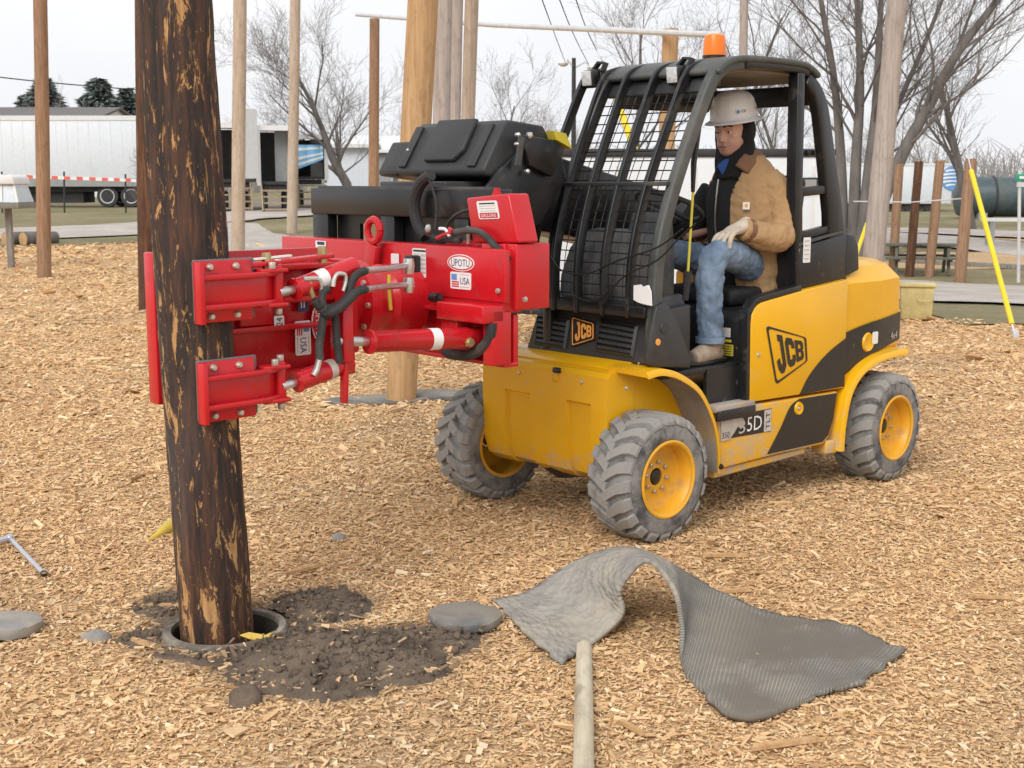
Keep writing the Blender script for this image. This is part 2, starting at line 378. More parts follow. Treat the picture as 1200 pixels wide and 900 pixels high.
# ================================================================== wood chips: real pieces scattered over the near yard
def make_chips():
    ch = NT('wood_chip')
    at = ch.n('ShaderNodeAttribute'); at.attribute_type = 'INSTANCER'; at.attribute_name = 'tone'
    at2 = ch.n('ShaderNodeAttribute'); at2.attribute_type = 'INSTANCER'; at2.attribute_name = 'grime'
    col = ch.ramp(at.outputs['Fac'], [(0., (.13, .07, .035)), (.12, (.33, .19, .095)), (.33, (.58, .358, .172)), (.6, (.76, .505, .263)), (.85, (.86, .632, .372)), (1., (.92, .79, .585))])
    gr = ch.noise(60, 3, .6, sc=(1, 8, 1)); col = ch.mix(ch.ramp(gr, [(.4, 0.), (.7, .3)]), col, (.30, .16, .065))
    col = ch.mix(at2.outputs['Fac'], col, (.12, .09, .065)); ch.color(col); ch.rough(.9)
    src = bpy.data.collections.new('chip_shapes'); rnd = random.Random(3); objs = []
    for k in range(12):
        l, w_, t = 1, rnd.uniform(.28, .62), rnd.uniform(.10, .22)
        vs = []
        for z in (-1, 1):
            for x, y in ((-1, -1), (1, -1), (1, 1), (-1, 1)):
                vs.append((x*l/2*rnd.uniform(.7, 1), y*w_/2*rnd.uniform(.45, 1), z*t/2*rnd.uniform(.5, 1)+.08*x*x*rnd.uniform(-1, 1)))
        me = bpy.data.meshes.new('chip'); me.from_pydata(vs, [], [(0, 3, 2, 1), (4, 5, 6, 7), (0, 1, 5, 4), (1, 2, 6, 5), (2, 3, 7, 6), (3, 0, 4, 7)])
        me.materials.append(ch.m); o = bpy.data.objects.new('chip', me); src.objects.link(o); objs.append(o)
    # points: denser close to the viewer
    P = []; S = []
    def zone(d0, d1, dens, size):
        n = int(dens*.5*.98*(d1*d1-d0*d0)); d = np.sqrt(RNG.uniform(d0*d0, d1*d1, n)); u = RNG.uniform(-.49, .49, n)
        P.append(np.stack([u*d, d], 1)); S.append(np.full(n, size))
    zone(2.6, 4.2, 11000, .0150); zone(4.2, 6.2, 8800, .0160); zone(6.2, 9, 4300, .0205); zone(9, 14, 1100, .032); zone(14, 22, 300, .048); zone(22, 36, 70, .08)
    P = np.concatenate(P); S = np.concatenate(S)
    keep = np.ones(len(P), bool); Zs = np.zeros(len(P)); G = np.zeros(len(P)); T = np.zeros(len(P)); X2 = np.zeros(len(P))
    # the mulch edge at the back (in depth, as a function of x)
    ex = np.array([p[0] for p in EDGE]); ey = np.array([p[1] for p in EDGE]); order = np.argsort(ex); eyx = np.interp(P[:, 0], ex[order], ey[order])
    rn = RNG.random(len(P)); fl = RNG.random(len(P))
    for i, (x, y) in enumerate(P):
        if y > eyx[i]+.7*rn[i]*rn[i]-.05: keep[i] = False; continue
        e = math.hypot(x-HOLE.x, y-HOLE.y)
        if e < .235: keep[i] = False; continue
        z = gz(x, y); g = 0.
        if 3.6 < y < 5.3 and -1.9 < x < .2:
            s = soil_k(x, y)
            if s > 0 and rn[i] > .05+.5*max(0, 1-s/.12): keep[i] = False; continue
            if s > -.35: g = max(0, .75*(1+s/.35))*fl[i]
            if s > 0: z += .035+.085*max(0, 1-math.hypot((x+.62)/.42, (y-4.2)/.3))
        b = mnoise.noise((x*.7, y*.7, 11)); g = max(g, max(0, (b-.12))*1.1*fl[i])
        X2[i] = b; Zs[i] = z; G[i] = g
    P = P[keep]; S = S[keep]; Zs = Zs[keep]; G = G[keep]; X2 = X2[keep]; n = len(P)
    sz = S*np.exp(RNG.normal(0, .38, n)); big = RNG.random(n) < .006; sz[big] *= RNG.uniform(1.6, 3.2, big.sum())
    scl = np.stack([sz*RNG.uniform(.75, 1.35, n), sz*RNG.uniform(.7, 1.2, n)*np.where(big, .55, 1), sz*RNG.uniform(.55, 1.05, n)], 1)
    rot = np.stack([RNG.normal(0, .23, n), RNG.normal(0, .23, n), RNG.uniform(0, 6.283, n)], 1)
    tone = np.clip(RNG.beta(3.4, 2.5, n)+.08*X2, 0, 1)
    me = bpy.data.meshes.new('wood_chips'); me.vertices.add(n)
    co = np.stack([P[:, 0], P[:, 1], Zs+RNG.uniform(-.003, .011, n)+.10*sz], 1); me.vertices.foreach_set('co', co.ravel())
    for nm, ty, arr in (('rot', 'FLOAT_VECTOR', rot), ('scl', 'FLOAT_VECTOR', scl)):
        a = me.attributes.new(nm, ty, 'POINT'); a.data.foreach_set('vector', arr.astype(np.float32).ravel())
    for nm, arr in (('tone', tone), ('grime', G)):
        a = me.attributes.new(nm, 'FLOAT', 'POINT'); a.data.foreach_set('value', arr.astype(np.float32))
    a = me.attributes.new('pick', 'INT', 'POINT'); a.data.foreach_set('value', RNG.integers(0, 12, n).astype(np.int32))
    o = bpy.data.objects.new('wood_chips', me); COL.objects.link(o); me.materials.append(ch.m)
    tag(o, 'tan wood chips covering the whole yard', kind='stuff'); o['category'] = 'wood chips'
    g = bpy.data.node_groups.new('scatter', 'GeometryNodeTree')
    g.interface.new_socket('Geometry', in_out='INPUT', socket_type='NodeSocketGeometry'); g.interface.new_socket('Geometry', in_out='OUTPUT', socket_type='NodeSocketGeometry')
    gi = g.nodes.new('NodeGroupInput'); go = g.nodes.new('NodeGroupOutput'); ip = g.nodes.new('GeometryNodeInstanceOnPoints')
    ci = g.nodes.new('GeometryNodeCollectionInfo'); ci.inputs[0].default_value = src; ci.inputs['Separate Children'].default_value = True; ci.inputs['Reset Children'].default_value = True
    m2p = g.nodes.new('GeometryNodeMeshToPoints')
    def attr(nm, ty):
        a = g.nodes.new('GeometryNodeInputNamedAttribute'); a.data_type = ty; a.inputs[0].default_value = nm; return a.outputs[0]
    e2r = g.nodes.new('FunctionNodeEulerToRotation')
    g.links.new(gi.outputs[0], m2p.inputs[0]); g.links.new(m2p.outputs[0], ip.inputs['Points']); g.links.new(ci.outputs[0], ip.inputs['Instance'])
    ip.inputs['Pick Instance'].default_value = True
    g.links.new(attr('pick', 'INT'), ip.inputs['Instance Index']); g.links.new(attr('rot', 'FLOAT_VECTOR'), e2r.inputs[0]); g.links.new(e2r.outputs[0], ip.inputs['Rotation'])
    g.links.new(attr('scl', 'FLOAT_VECTOR'), ip.inputs['Scale']); g.links.new(ip.outputs[0], go.inputs[0])
    md = o.modifiers.new('scatter', 'NODES'); md.node_group = g
make_chips()
# ================================================================== timber poles
def bark_material():
    m = NT('charred_pole_wood'); big = m.noise(2.6, 6, .65, sc=(2.2, 2.2, .55)); st = m.noise(9, 7, .7, sc=(3.2, 3.2, .28)); fine = m.noise(40, 4, .7, sc=(3, 3, .25))
    pz = m.sep()[2]
    low = m.ramp(m.math('DIVIDE', pz, 1.1), [(0., 1.), (.55, .55), (1., .12)])          # the butt of the pole is a redder, barer wood
    base = m.ramp(st, [(.32, (.010, .009, .009)), (.5, (.030, .021, .019)), (.64, (.085, .038, .024)), (.78, (.24, .12, .055))])
    red = m.ramp(st, [(.34, (.012, .006, .005)), (.48, (.075, .026, .011)), (.62, (.20, .08, .028)), (.76, (.40, .22, .09))])
    col = m.mix(low, base, red)
    grey = m.noise(1.3, 5, .6, sc=(2.5, 2.5, .4), loc=(4, 1, 2)); col = m.mix(m.ramp(grey, [(.50, 0.), (.68, .55)]), col, (.085, .08, .085))
    patch = m.noise(6.0, 9, .74, sc=(2.6, 2.6, .62), loc=(1.7, 0, .4), dist=.7)
    patch = m.math('ADD', patch, m.math('SUBTRACT', m.math('MULTIPLY', low, .030), .016))
    k = m.ramp(patch, [(.556, 0.), (.578, 1.)])
    tan = m.ramp(fine, [(.3, (.28, .135, .05)), (.6, (.56, .315, .13)), (.8, (.70, .46, .23))])
    p2 = m.noise(14, 9, .74, sc=(2.4, 2.4, .6), loc=(0, 2, 6), dist=.8); p2 = m.math('ADD', p2, m.math('SUBTRACT', m.math('MULTIPLY', low, .022), .008)); k = m.math('MAXIMUM', k, m.ramp(p2, [(.572, 0.), (.598, .9)]))
    col = m.mix(m.math('MULTIPLY', k, .92), col, tan); m.color(col); m.rough(.8)
    m.bump(m.mix(.5, m.mix(.5, st, fine), m.math('MULTIPLY', k, -1.)), .8, .012); return m.m
def wood_material(name, a, b, c, grain=14., knots=.5):
    m = NT(name); st = m.noise(grain, 7, .65, sc=(2.5, 2.5, .12)); big = m.noise(1.6, 4, .6, sc=(1.5, 1.5, .4)); f = m.noise(60, 4, .7, sc=(3, 3, .12))
    col = m.ramp(st, [(.3, a), (.52, b), (.75, c)]); col = m.mix(m.ramp(big, [(.4, 0.), (.7, .5)]), col, a)
    bl = m.noise(11, 6, .7, sc=(1.3, 1.3, .6), loc=(2, 2, 8)); col = m.mix(m.ramp(bl, [(.52, 0.), (.70, .55)]), col, tuple(x*.55 for x in a)); l2 = m.noise(24, 5, .7, sc=(2, 2, .3), loc=(5, 2, 1)); col = m.mix(m.ramp(l2, [(.55, 0.), (.75, .5)]), col, c)
    kn = m.noise(3.2, 3, .5, sc=(1.6, 1.6, .7), loc=(9, 3, 5)); col = m.mix(m.ramp(kn, [(.70, 0.), (.74, knots)]), col, tuple(x*.35 for x in a))
    m.color(col); m.rough(.85); m.bump(m.mix(.5, st, f), .6, .01); return m.m
M['char'] = bark_material()
M['w_tan'] = wood_material('tan_pole_wood', (.36, .21, .10), (.52, .325, .16), (.62, .42, .23))
M['w_brown'] = wood_material('brown_pole_wood', (.21, .115, .065), (.33, .195, .115), (.42, .275, .175))
M['w_grey'] = wood_material('weathered_pole_wood', (.30, .25, .22), (.42, .36, .32), (.52, .46, .42))
M['w_pale'] = wood_material('pale_pole_wood', (.36, .27, .20), (.50, .40, .31), (.60, .50, .40))
M['w_dark'] = wood_material('dark_stained_pole_wood', (.035, .018, .012), (.11, .045, .022), (.25, .13, .06))
M['w_plank'] = wood_material('weathered_plank', (.16, .145, .125), (.25, .23, .20), (.33, .31, .28), 20)
def pole(name, base, top, r0, r1, mat, label, group=None, n=20, seg=14, rough=.02, cap='end_grain'):
    base, top = Vector(base), Vector(top); root = base.copy(); pts = []; rr = []; rnd = random.Random(hash(label) % 999 if False else len(label)*7+int(abs(base.x)*100))
    k0 = rnd.random()*50
    mb = MB(); vs = []; fs = []
    for i in range(seg+1):
        t = i/seg; p = base.lerp(top, t); rad = r0+(r1-r0)*t
        p = p+Vector((mnoise.noise((k0, t*2, 1)), mnoise.noise((k0, t*2, 5)), 0))*rad*.12*math.sin(t*3.14)
        for k in range(n):
            a = 2*math.pi*k/n; q = rad*(1+rough*mnoise.noise((math.cos(a)*1.5+k0, math.sin(a)*1.5, t*9))+(.030*mnoise.noise((math.cos(a)*7+k0, math.sin(a)*7, t*34))+.022*abs(mnoise.noise((math.cos(a)*16+k0, math.sin(a)*16, t*60))) if n > 60 else 0))
            vs.append(p+Vector((q*math.cos(a), q*math.sin(a), 0))-root)
    for i in range(seg):
        for k in range(n):
            a = i*n+k; b = i*n+(k+1) % n; fs.append((a, b, b+n, a+n))
    fs += [tuple(range(n-1, -1, -1)), tuple(seg*n+k for k in range(n))]
    mb.add(vs, fs); o = mb.build(name, mat, angle=60); o.location = root
    return tag(o, label, 'pole', group)
PB = Vector((-1.0661, 4.5012, .0)); PT = Vector((-1.1283, 4.5012, 2.21)); pd = (PT-PB)
CP = pole('timber_pole', PB-pd*.2, PB+pd*2.6, .128, .118, M['char'], 'thick dark charred pole gripped by the red clamp, standing in a sleeve', 'timber poles in the yard', 110, 260, .045)
def gpole(px, py, top_px, d, r, mat, label, h=7., name='timber_pole', top_z=None, r1=None, lean=None):
    """pole standing on the land at depth d, passing through pixel (px, py at the foot) and top_px = (x, 0) at the frame's top"""
    f = DP(px, py, d) if py else None
    b = Vector((f.x, d, zt(f.x, d)-.3)); t = DP(top_px[0], top_px[1], d)
    dirv = (t-f); k = (h-b.z)/(t.z-b.z if abs(t.z-b.z) > .1 else 1)
    dv = Vector(((t.x-f.x)/(t.z-f.z), 0, 1)); top = b+dv*(h+.3) if top_z is None else Vector((t.x, d, t.z))
    if top_z is None: b = Vector((f.x-dv.x*(f.z-b.z), d, b.z)); top = b+dv*(h+.3)
    return pole(name, b, top, r, r1 or r*.92, mat, label, 'timber poles in the yard')
gpole(52, 325, (47, 0), 21.6, .115, M['w_brown'], 'slim brown pole standing alone at the left, in front of the white trailer')
gpole(174, 362, (169, 0), 16.3, .12, M['w_dark'], 'dark stained pole half hidden just behind the clamped pole')
gpole(279, 300, (281, 0), 27.5, .145, M['w_pale'], 'pale pole just right of the clamped pole')
gpole(342, 275, (346, 0), 36., .15, M['w_pale'], 'slim pale pole second to the right of the clamped pole')
gpole(470, 470, (496, 0), 9.48, .112, M['w_tan'], 'honey coloured pole standing in grey rubber mats behind the clamp')
gpole(516, 250, (520, 0), 12.6, .085, M['w_grey'], 'grey pole touching the right side of the honey coloured one')
gpole(531, 250, (536, 0), 14.2, .062, M['w_grey'], 'thin grey pole in the middle of the grey group')
gpole(545, 250, (553, 0), 13.4, .072, M['w_pale'], 'thin grey pole on the right of the grey group')
gpole(1018, 360, (1051, 0), 15.2, .128, M['w_grey'], 'tall weathered grey pole behind the rear of the forklift', r1=.095)
gpole(869, 200, (872, 0), 30., .10, M['w_grey'], 'slim grey pole rising behind the cab roof')
# pair of posts that carry the pale cross pipe
gpole(436, 240, (439, 22), 31., .125, M['w_brown'], 'rough brown post under the left end of the pale pipe', top_z=1, name='timber_post')
gpole(776, 240, (786, 34), 20., .13, M['w_tan'], 'rough tan post seen through the cab screen, under the pale pipe', top_z=1, name='timber_post')
mb = MB(); a = DP(418, 17, 31.); b = DP(845, 41, 18.5); mb.tube([a, a.lerp(b, .5)-Vector((0, 0, .05)), b], .045, 10)
M['galv'] = paint('galvanised', (.62, .63, .64), .5, .1, metal=.3)
tag(mb.build('cross_pipe', M['galv']), 'long pale pipe resting across the tops of two posts', 'pipe')
# steps and bolts on the honey pole are not visible; mats round its foot
M['rubber'] = paint('grey_rubber', (.115, .115, .118), .85, .25, dirt=(.27, .24, .20), damt=.55, dscale=5, bump=.5, bscale=35)
f = GP(470, 470)
for i, (dx, dy, rx, ry, an, lb) in enumerate(((-.16, .02, .40, .17, .1, 'grey rubber mat lying to the left of the honey coloured pole'), (.24, .16, .36, .16, -.25, 'grey rubber mat lying to the right of the honey coloured pole'))):
    mb = MB(); n = 28; poly = []
    for k in range(n):
        t = 2*math.pi*k/n; q = 1+.14*mnoise.noise((math.cos(t)*2, math.sin(t)*2, i*5+1)); poly.append((rx*q*math.cos(t), ry*q*math.sin(t)))
    mb.prism(poly, 'z', 0, .022+.012*i); o = mb.build('rubber_mat', M['rubber'], bevel=.005); o.location = (f.x+dx, f.y+dy, gz(f.x+dx, f.y+dy)+.008); o.rotation_euler = (.02, -.02, an)
    tag(o, lb, 'rubber mat', 'rubber mats at the honey pole')
# sleeve in the ground
M['concrete'] = paint('concrete', (.30, .265, .22), .95, .3, dirt=(.08, .065, .05), damt=.5, dscale=8, bump=.6, bscale=50)
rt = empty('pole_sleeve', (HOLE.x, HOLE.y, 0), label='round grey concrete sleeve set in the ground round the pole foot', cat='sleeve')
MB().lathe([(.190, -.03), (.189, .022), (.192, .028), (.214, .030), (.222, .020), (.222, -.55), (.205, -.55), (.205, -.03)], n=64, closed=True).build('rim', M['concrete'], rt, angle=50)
MB().lathe([(.1895, -.55), (.1865, -.55), (.1865, .012), (.1885, .012)], n=64, closed=True).build('shade_lining', paint('shaded_sleeve_lining', (.045, .037, .03), .95, .3, bump=.4), rt, angle=50)  # added inner skin; its soil-dark colour carries the shade of the hollow
mb = MB(); vs = [(0, 0, -.40)]; fs = []
for i in range(1, 9):
    for k in range(32):
        t = 2*math.pi*k/32; r = .1885*i/8; vs.append((r*math.cos(t), r*math.sin(t), -.40+.06*mnoise.noise((r*20*math.cos(t), r*20*math.sin(t), 3))))
for k in range(32): fs.append((0, 1+k, 1+(k+1) % 32))
for i in range(7):
    for k in range(32): a_ = 1+i*32+k; b_ = 1+i*32+(k+1) % 32; fs.append((a_, a_+32, b_+32, b_))
mb.add(vs, fs); mb.build('soil_bottom', M['soil'], rt)
# ================================================================== yellow telescopic forklift
YAW = .7276; FO = Vector((.25571, 6.1796, 0)); FRZ = YAW+math.pi; HWD = .6707; WB = 1.8327; WR = .2944
_F = Vector((-math.cos(YAW), -math.sin(YAW), 0)); _L = Vector((math.sin(YAW), -math.cos(YAW), 0))
def to_l(p): d = p-FO; return Vector((d.dot(_F), d.dot(_L), p.z))
def l_hit(px, py, ax, val):
    r = ray(px, py); d = Vector((r.dot(_F), r.dot(_L), r.z)); o = to_l(Vector((0, 0, CAM_H))); return o+d*((val-o[ax])/d[ax])
def LX(px, py, x): return l_hit(px, py, 0, x)
def LY(px, py, y): return l_hit(px, py, 1, y)

M['yel'] = paint('machine_yellow', (.82, .435, .006), .28, .05, dirt=(.50, .40, .26), damt=.05, dscale=4, vscale=3, low=.55)
M['yel_dirty'] = paint('machine_yellow_muddy', (.79, .415, .010), .35, .06, dirt=(.48, .40, .29), damt=.30, dscale=9, bump=.15, low=.7)
M['yel_rim'] = paint('rim_yellow', (.75, .385, .025), .4, .08, dirt=(.46, .29, .13), damt=.22, dscale=12)
M['blk'] = paint('black_paint', (.014, .014, .015), .32, .3, dirt=(.10, .09, .08), damt=.12, dscale=9)
M['blkmud'] = paint('black_paint_scuffed', (.015, .015, .016), .4, .3, dirt=(.17, .16, .15), damt=.16, dscale=22, dsoft=.05)
M['plas'] = paint('dark_plastic', (.030, .031, .033), .5, .15, dirt=(.10, .09, .08), damt=.2, bump=.15, bscale=120)
M['greyp'] = paint('grey_green_roof', (.058, .064, .060), .45, .12, dirt=(.14, .13, .12), damt=.25)
M['dash'] = paint('grey_dash_plastic', (.060, .064, .070), .55, .1, dirt=(.16, .15, .13), damt=.3)
M['liner'] = paint('cab_headliner', (.30, .27, .24), .9, .15, dirt=(.20, .18, .15), damt=.5)
M['liner_mud'] = paint('muddy_wheel_arch', (.36, .32, .28), .95, .2, dirt=(.55, .30, .05), damt=.22, dscale=6, bump=.3)
M['tyre'] = paint('dusty_tyre', (.075, .075, .077), .9, .2, dirt=(.29, .28, .265), damt=.55, dscale=9, bump=.5, bscale=45)
M['tread'] = paint('dusty_tread', (.13, .128, .125), .9, .2, dirt=(.32, .31, .29), damt=.70, dscale=10, bump=.5, bscale=60)
M['steel'] = paint('bright_steel', (.62, .62, .60), .3, .1, metal=.9)
M['bolt'] = paint('zinc_bolt', (.55, .52, .45), .4, .15, metal=.7)
M['white'] = paint('white_sticker', (.80, .80, .80), .5, .03)
M['lens'] = paint('lamp_lens', (.58, .60, .61), .10, .25, bump=.7, bscale=110, vscale=40)
M['amber'] = paint('amber_lens', (.92, .20, .008), .25, .05)
M['vinyl'] = paint('seat_vinyl', (.018, .018, .019), .55, .2)
M['yst'] = paint('yellow_sticker', (.62, .52, .05), .5, .1)
M['orange'] = paint('orange_badge', (.85, .36, .07), .4, .05)
M['inkblack'] = paint('black_decal', (.018, .017, .017), .35, .1)
M['silver'] = paint('silver_decal', (.55, .53, .48), .5, .1, dirt=(.35, .3, .25), damt=.3)
M['wire'] = paint('black_wire', (.012, .012, .013), .5, .1)

FK = empty('forklift', FO, FRZ, 'yellow telescopic forklift with black cab, parked on the wood chips', 'forklift')

def text_mesh(s):
    c = bpy.data.curves.new('t', 'FONT'); c.body = s; c.align_x = 'CENTER'; c.align_y = 'CENTER'; c.resolution_u = 2
    o = bpy.data.objects.new('t', c); COL.objects.link(o); bpy.context.view_layer.update()
    me = bpy.data.meshes.new_from_object(o.evaluated_get(bpy.context.evaluated_depsgraph_get())); bpy.data.objects.remove(o); bpy.data.curves.remove(c)
    return [v.co.copy() for v in me.vertices], [tuple(p.vertices) for p in me.polygons]
def text_on(name, s, mat, parent, org, u, v, width, height=None):
    """flat lettering lying on a surface: org centre, u reading direction, v up"""
    vs, fs = text_mesh(s); xs = [p.x for p in vs]; ys = [p.y for p in vs]
    cx, cy = (min(xs)+max(xs))/2, (min(ys)+max(ys))/2; k = width/(max(xs)-min(xs)); ky = k if height is None else height/(max(ys)-min(ys))
    u, v, org = Vector(u).normalized(), Vector(v).normalized(), Vector(org)
    mb = MB(); mb.add([org+u*((p.x-cx)*k)+v*((p.y-cy)*ky) for p in vs], fs)
    me = bpy.data.meshes.new(name); me.from_pydata(mb.v, [], mb.f); me.materials.append(mat)
    o = bpy.data.objects.new(name, me); COL.objects.link(o); o.parent = parent; return o
def plate(name, mat, parent, org, u, v, w, h, r=.0, th=.0015, n=4, out=None):
    """thin rounded sticker or plate, centre org, facing u x v"""
    u, v, org = Vector(u).normalized(), Vector(v).normalized(), Vector(org); nn = u.cross(v) if out is None else Vector(out); pts = []
    for sx, sy, a0 in ((1, 1, 0), (-1, 1, 90), (-1, -1, 180), (1, -1, 270)):
        for k in range(n+1 if r else 1):
            a = R_(a0+90*k/n); pts.append(org+u*(sx*(w/2-r)+r*math.cos(a))+v*(sy*(h/2-r)+r*math.sin(a)))
    m = len(pts); mb = MB(); mb.add([p-nn*.001 for p in pts]+[p+nn*th for p in pts], [tuple(range(m-1, -1, -1)), tuple(range(m, 2*m))]+[(i, (i+1) % m, m+(i+1) % m, m+i) for i in range(m)])
    return mb.build(name, mat, parent)

# ---- wheels
def tyre_mesh():
    prof = [(.174, -.115), (.182, -.121), (.20, -.122), (.235, -.119), (.258, -.110), (.270, -.095), (.273, -.06), (.275, 0), (.273, .06), (.270, .095), (.258, .110), (.235, .119), (.20, .122), (.182, .121), (.174, .115)]
    mb = MB(); mb.lathe(prof, 'y', 72, closed=True); return mb.mesh('wheel', M['tyre'], 60)
def lug_mesh(sgn):
    """a chevron lug: bar from the middle of the tread slanting to the shoulder and down the sidewall"""
    st = [(-.012, .30), (.030, .10), (.072, -.06), (.104, -.12), (.121, -.14)]; rt_ = [.2944, .2944, .293, .288, .262]; rb = [.270, .270, .268, .262, .248]; wd = [.052, .055, .058, .060, .052]
    mb = MB(); vs = []; fs = []
    for (y, a), r1, r0, wi in zip(st, rt_, rb, wd):
        for r, k in ((r0, -.56), (r0, .56), (r1, .44), (r1, -.44)):
            t = a*.55+k*wi/r1; vs.append((r*math.sin(t), sgn*y, r*math.cos(t)))
    for i in range(len(st)-1):
        for k in range(4): p = i*4+k; q = i*4+(k+1) % 4; fs.append((p, q, q+4, p+4))
    fs += [(3, 2, 1, 0), tuple(16+k for k in range(4))]
    mb.add(vs, fs); return mb.mesh('lug', M['tread'], 30)
def rim_mesh():
    mb = MB(); mb.lathe([(.160, -.118), (.177, -.122), (.178, -.114), (.165, -.105), (.155, -.05), (.152, .01), (.150, .035), (.09, .030), (.06, .028), (.04, .03), (.04, .045), (.048, .047), (.06, .042), (.085, .040), (.125, .042), (.146, .052), (.150, .07), (.158, .108), (.166, .118), (.178, .120), (.179, .124), (.170, .128), (.160, .122)], 'y', 56, cap=False)
    return mb.mesh('rim', M['yel_rim'], 45)
TY, LG, LGm, RM = tyre_mesh(), lug_mesh(1), lug_mesh(-1), rim_mesh()
HUB = MB().lathe([(.0, .034), (.030, .034), (.034, .028), (.034, -.02), (0, -.02)], 'y', 24).mesh('hub', M['blk'])
BL = MB().lathe([(.0, .0), (.010, .0), (.010, .014), (.006, .016), (.006, .024), (0, .024)], 'y', 6).mesh('wheel_bolt', M['steel'])
def wheel(x, y, side, steer=0., spin=0.):
    o = share('wheel', TY, FK, (x, y, WR), (0, 0, steer + (0 if side > 0 else math.pi)))
    N = 20
    for k in range(N):
        for j, me in enumerate((LG, LGm)):
            share('lug', me, o, rot=(0, 2*math.pi*(k+.5*j)/N+spin, 0))
    share('rim', RM, o); share('hub', HUB, o, (0, .01, 0))
    for k in range(8):
        a = 2*math.pi*k/8+.2; share('wheel_bolt', BL, o, (.068*math.cos(a), .040, .068*math.sin(a)))
WY = HWD-.124
wheel(0, WY, 1, 0, .05); wheel(0, -WY, -1, 0, .12); wheel(-WB, WY, 1, R_(3), .2); wheel(-WB, -WY, -1, R_(3), .3)

# ---- chassis and axles
mb = MB(); mb.prism([(.10, .30), (.10, .60), (-1.95, .60), (-1.95, .36), (-1.5, .26), (-.4, .26)], 'y', -.40, .40); mb.build('chassis', M['blk'], FK, bevel=.01)
for x in (0, -WB): MB().tube([(x, -.5, WR), (x, -.2, WR), (x, 0, WR-.01), (x, .2, WR), (x, .5, WR)], [.055, .06, .10, .06, .055], 14).build('axle', M['blk'], FK)
# ---- front apron with two pressed recesses
ys = [-.43, -.265, -.255, -.095, -.085, .165, .175, .315, .325, .43]
prof = [(.085, .765), (.130, .757), (.150, .735), (.153, .66), (.154, .61), (.154, .60), (.150, .45), (.140, .34), (.115, .27), (.07, .235), (0, .225)]
vs = []; fs = []
for x, z in prof:
    for y in ys:
        rec = (-.26 < y < -.09 or .17 < y < .32) and z < .605
        vs.append((x-(.016 if rec else 0), y, z+(.006 if rec and z < .25 else 0)))
for i in range(len(prof)-1):
    for j in range(len(ys)-1): a = i*len(ys)+j; fs.append((a, a+1, a+1+len(ys), a+len(ys)))
mb = MB(); mb.add(vs, fs)
for y in (-.43, .43):       # cheeks close the sides
    mb.add([(x, y, z) for x, z in prof]+[(-.02, y, .765), (-.02, y, .225)][::1], [tuple(range(len(prof)))+(len(prof)+1, len(prof))])
mb.build('front_apron', M['yel'], FK, angle=30)
mb = MB(); mb.prism([(.086, .760), (.092, .772), (.0, .798), (-.10, .798), (-.10, .760)], 'y', -.43, .43); mb.build('apron_top', M['yel'], FK, bevel=.006)
p = LX(652, 432, .16); MB().box((.158, p.y, .742), (.018, .045, .026)).build('latch', M['blk'], FK, bevel=.005)
MB().box((.152, p.y-.012, .712), (.012, .035, .05)).build('latch_plate', M['yel'], FK, bevel=.005)
for px, py in ((608, 437), (681, 448), (733, 455)):
    q = LX(px, py, .155); MB().lathe([(0, .006), (.006, .005), (.009, 0), (.009, -.004)], 'x', 12, (q.x, q.y, q.z)).build('bolt', M['bolt'], FK)
# ---- front fenders (swept arch) with muddy inside
def fender(y0, y1, cx, cz, pts, name='fender', dirt=True):
    sec = spline(pts, 5); m = len(sec); mb = MB(); th = .022
    vs = []; fs = []
    for i, (x, z) in enumerate(sec):
        a = sec[max(0, i-1)]; b = sec[min(m-1, i+1)]; t = Vector((b[0]-a[0], b[1]-a[1])).normalized(); nx, nz_ = -t.y, t.x
        if (x-cx)*nx+(z-cz)*nz_ < 0: nx, nz_ = -nx, -nz_
        for yy, o_ in ((y0, 0), (y1*.6+y0*.4, .0), (y1-.012*(1 if y1 > y0 else -1), -.004), (y1, -.020)):
            vs.append((x+nx*o_, yy, z+nz_*o_))
        for yy, o_ in ((y1, -.034), (y1-.012*(1 if y1 > y0 else -1), -.028), (y0, -th)):
            vs.append((x+nx*o_, yy, z+nz_*o_))
    for i in range(m-1):
        for k in range(7): p = i*7+k; q = i*7+(k+1) % 7; fs.append((p, q, q+7, p+7))
    fs += [tuple(range(6, -1, -1)), tuple((m-1)*7+k for k in range(7))]
    mb.add(vs, fs)
    mb.m = [(1 if (i < (m-1)*7 and (i % 7) in (5,)) else 0) for i in range(len(fs))]
    o = mb.build(name, [M['yel'], M['liner_mud']], FK, angle=40); return o
FP = [(.10, .785), (.0, .792), (-.13, .757), (-.28, .665), (-.385, .51), (-.425, .37), (-.43, .255)]
fender(.38, .625, 0, .295, FP); fender(-.38, -.625, 0, .295, FP)
for y in (.627,): MB().lathe([(.0, .008), (.012, .006), (.014, 0), (.014, -.006)], 'y', 12, (-.415, y, .285)).build('bolt', M['blk'], FK)
mb = MB(); mb.prism([(.10, .775)]+[(x*.97, z*.975) for x, z in FP[1:-1]]+[(-.40, .24), (.10, .24)], 'y', .385, .425); mb.build('inner_wing', M['yel'], FK)
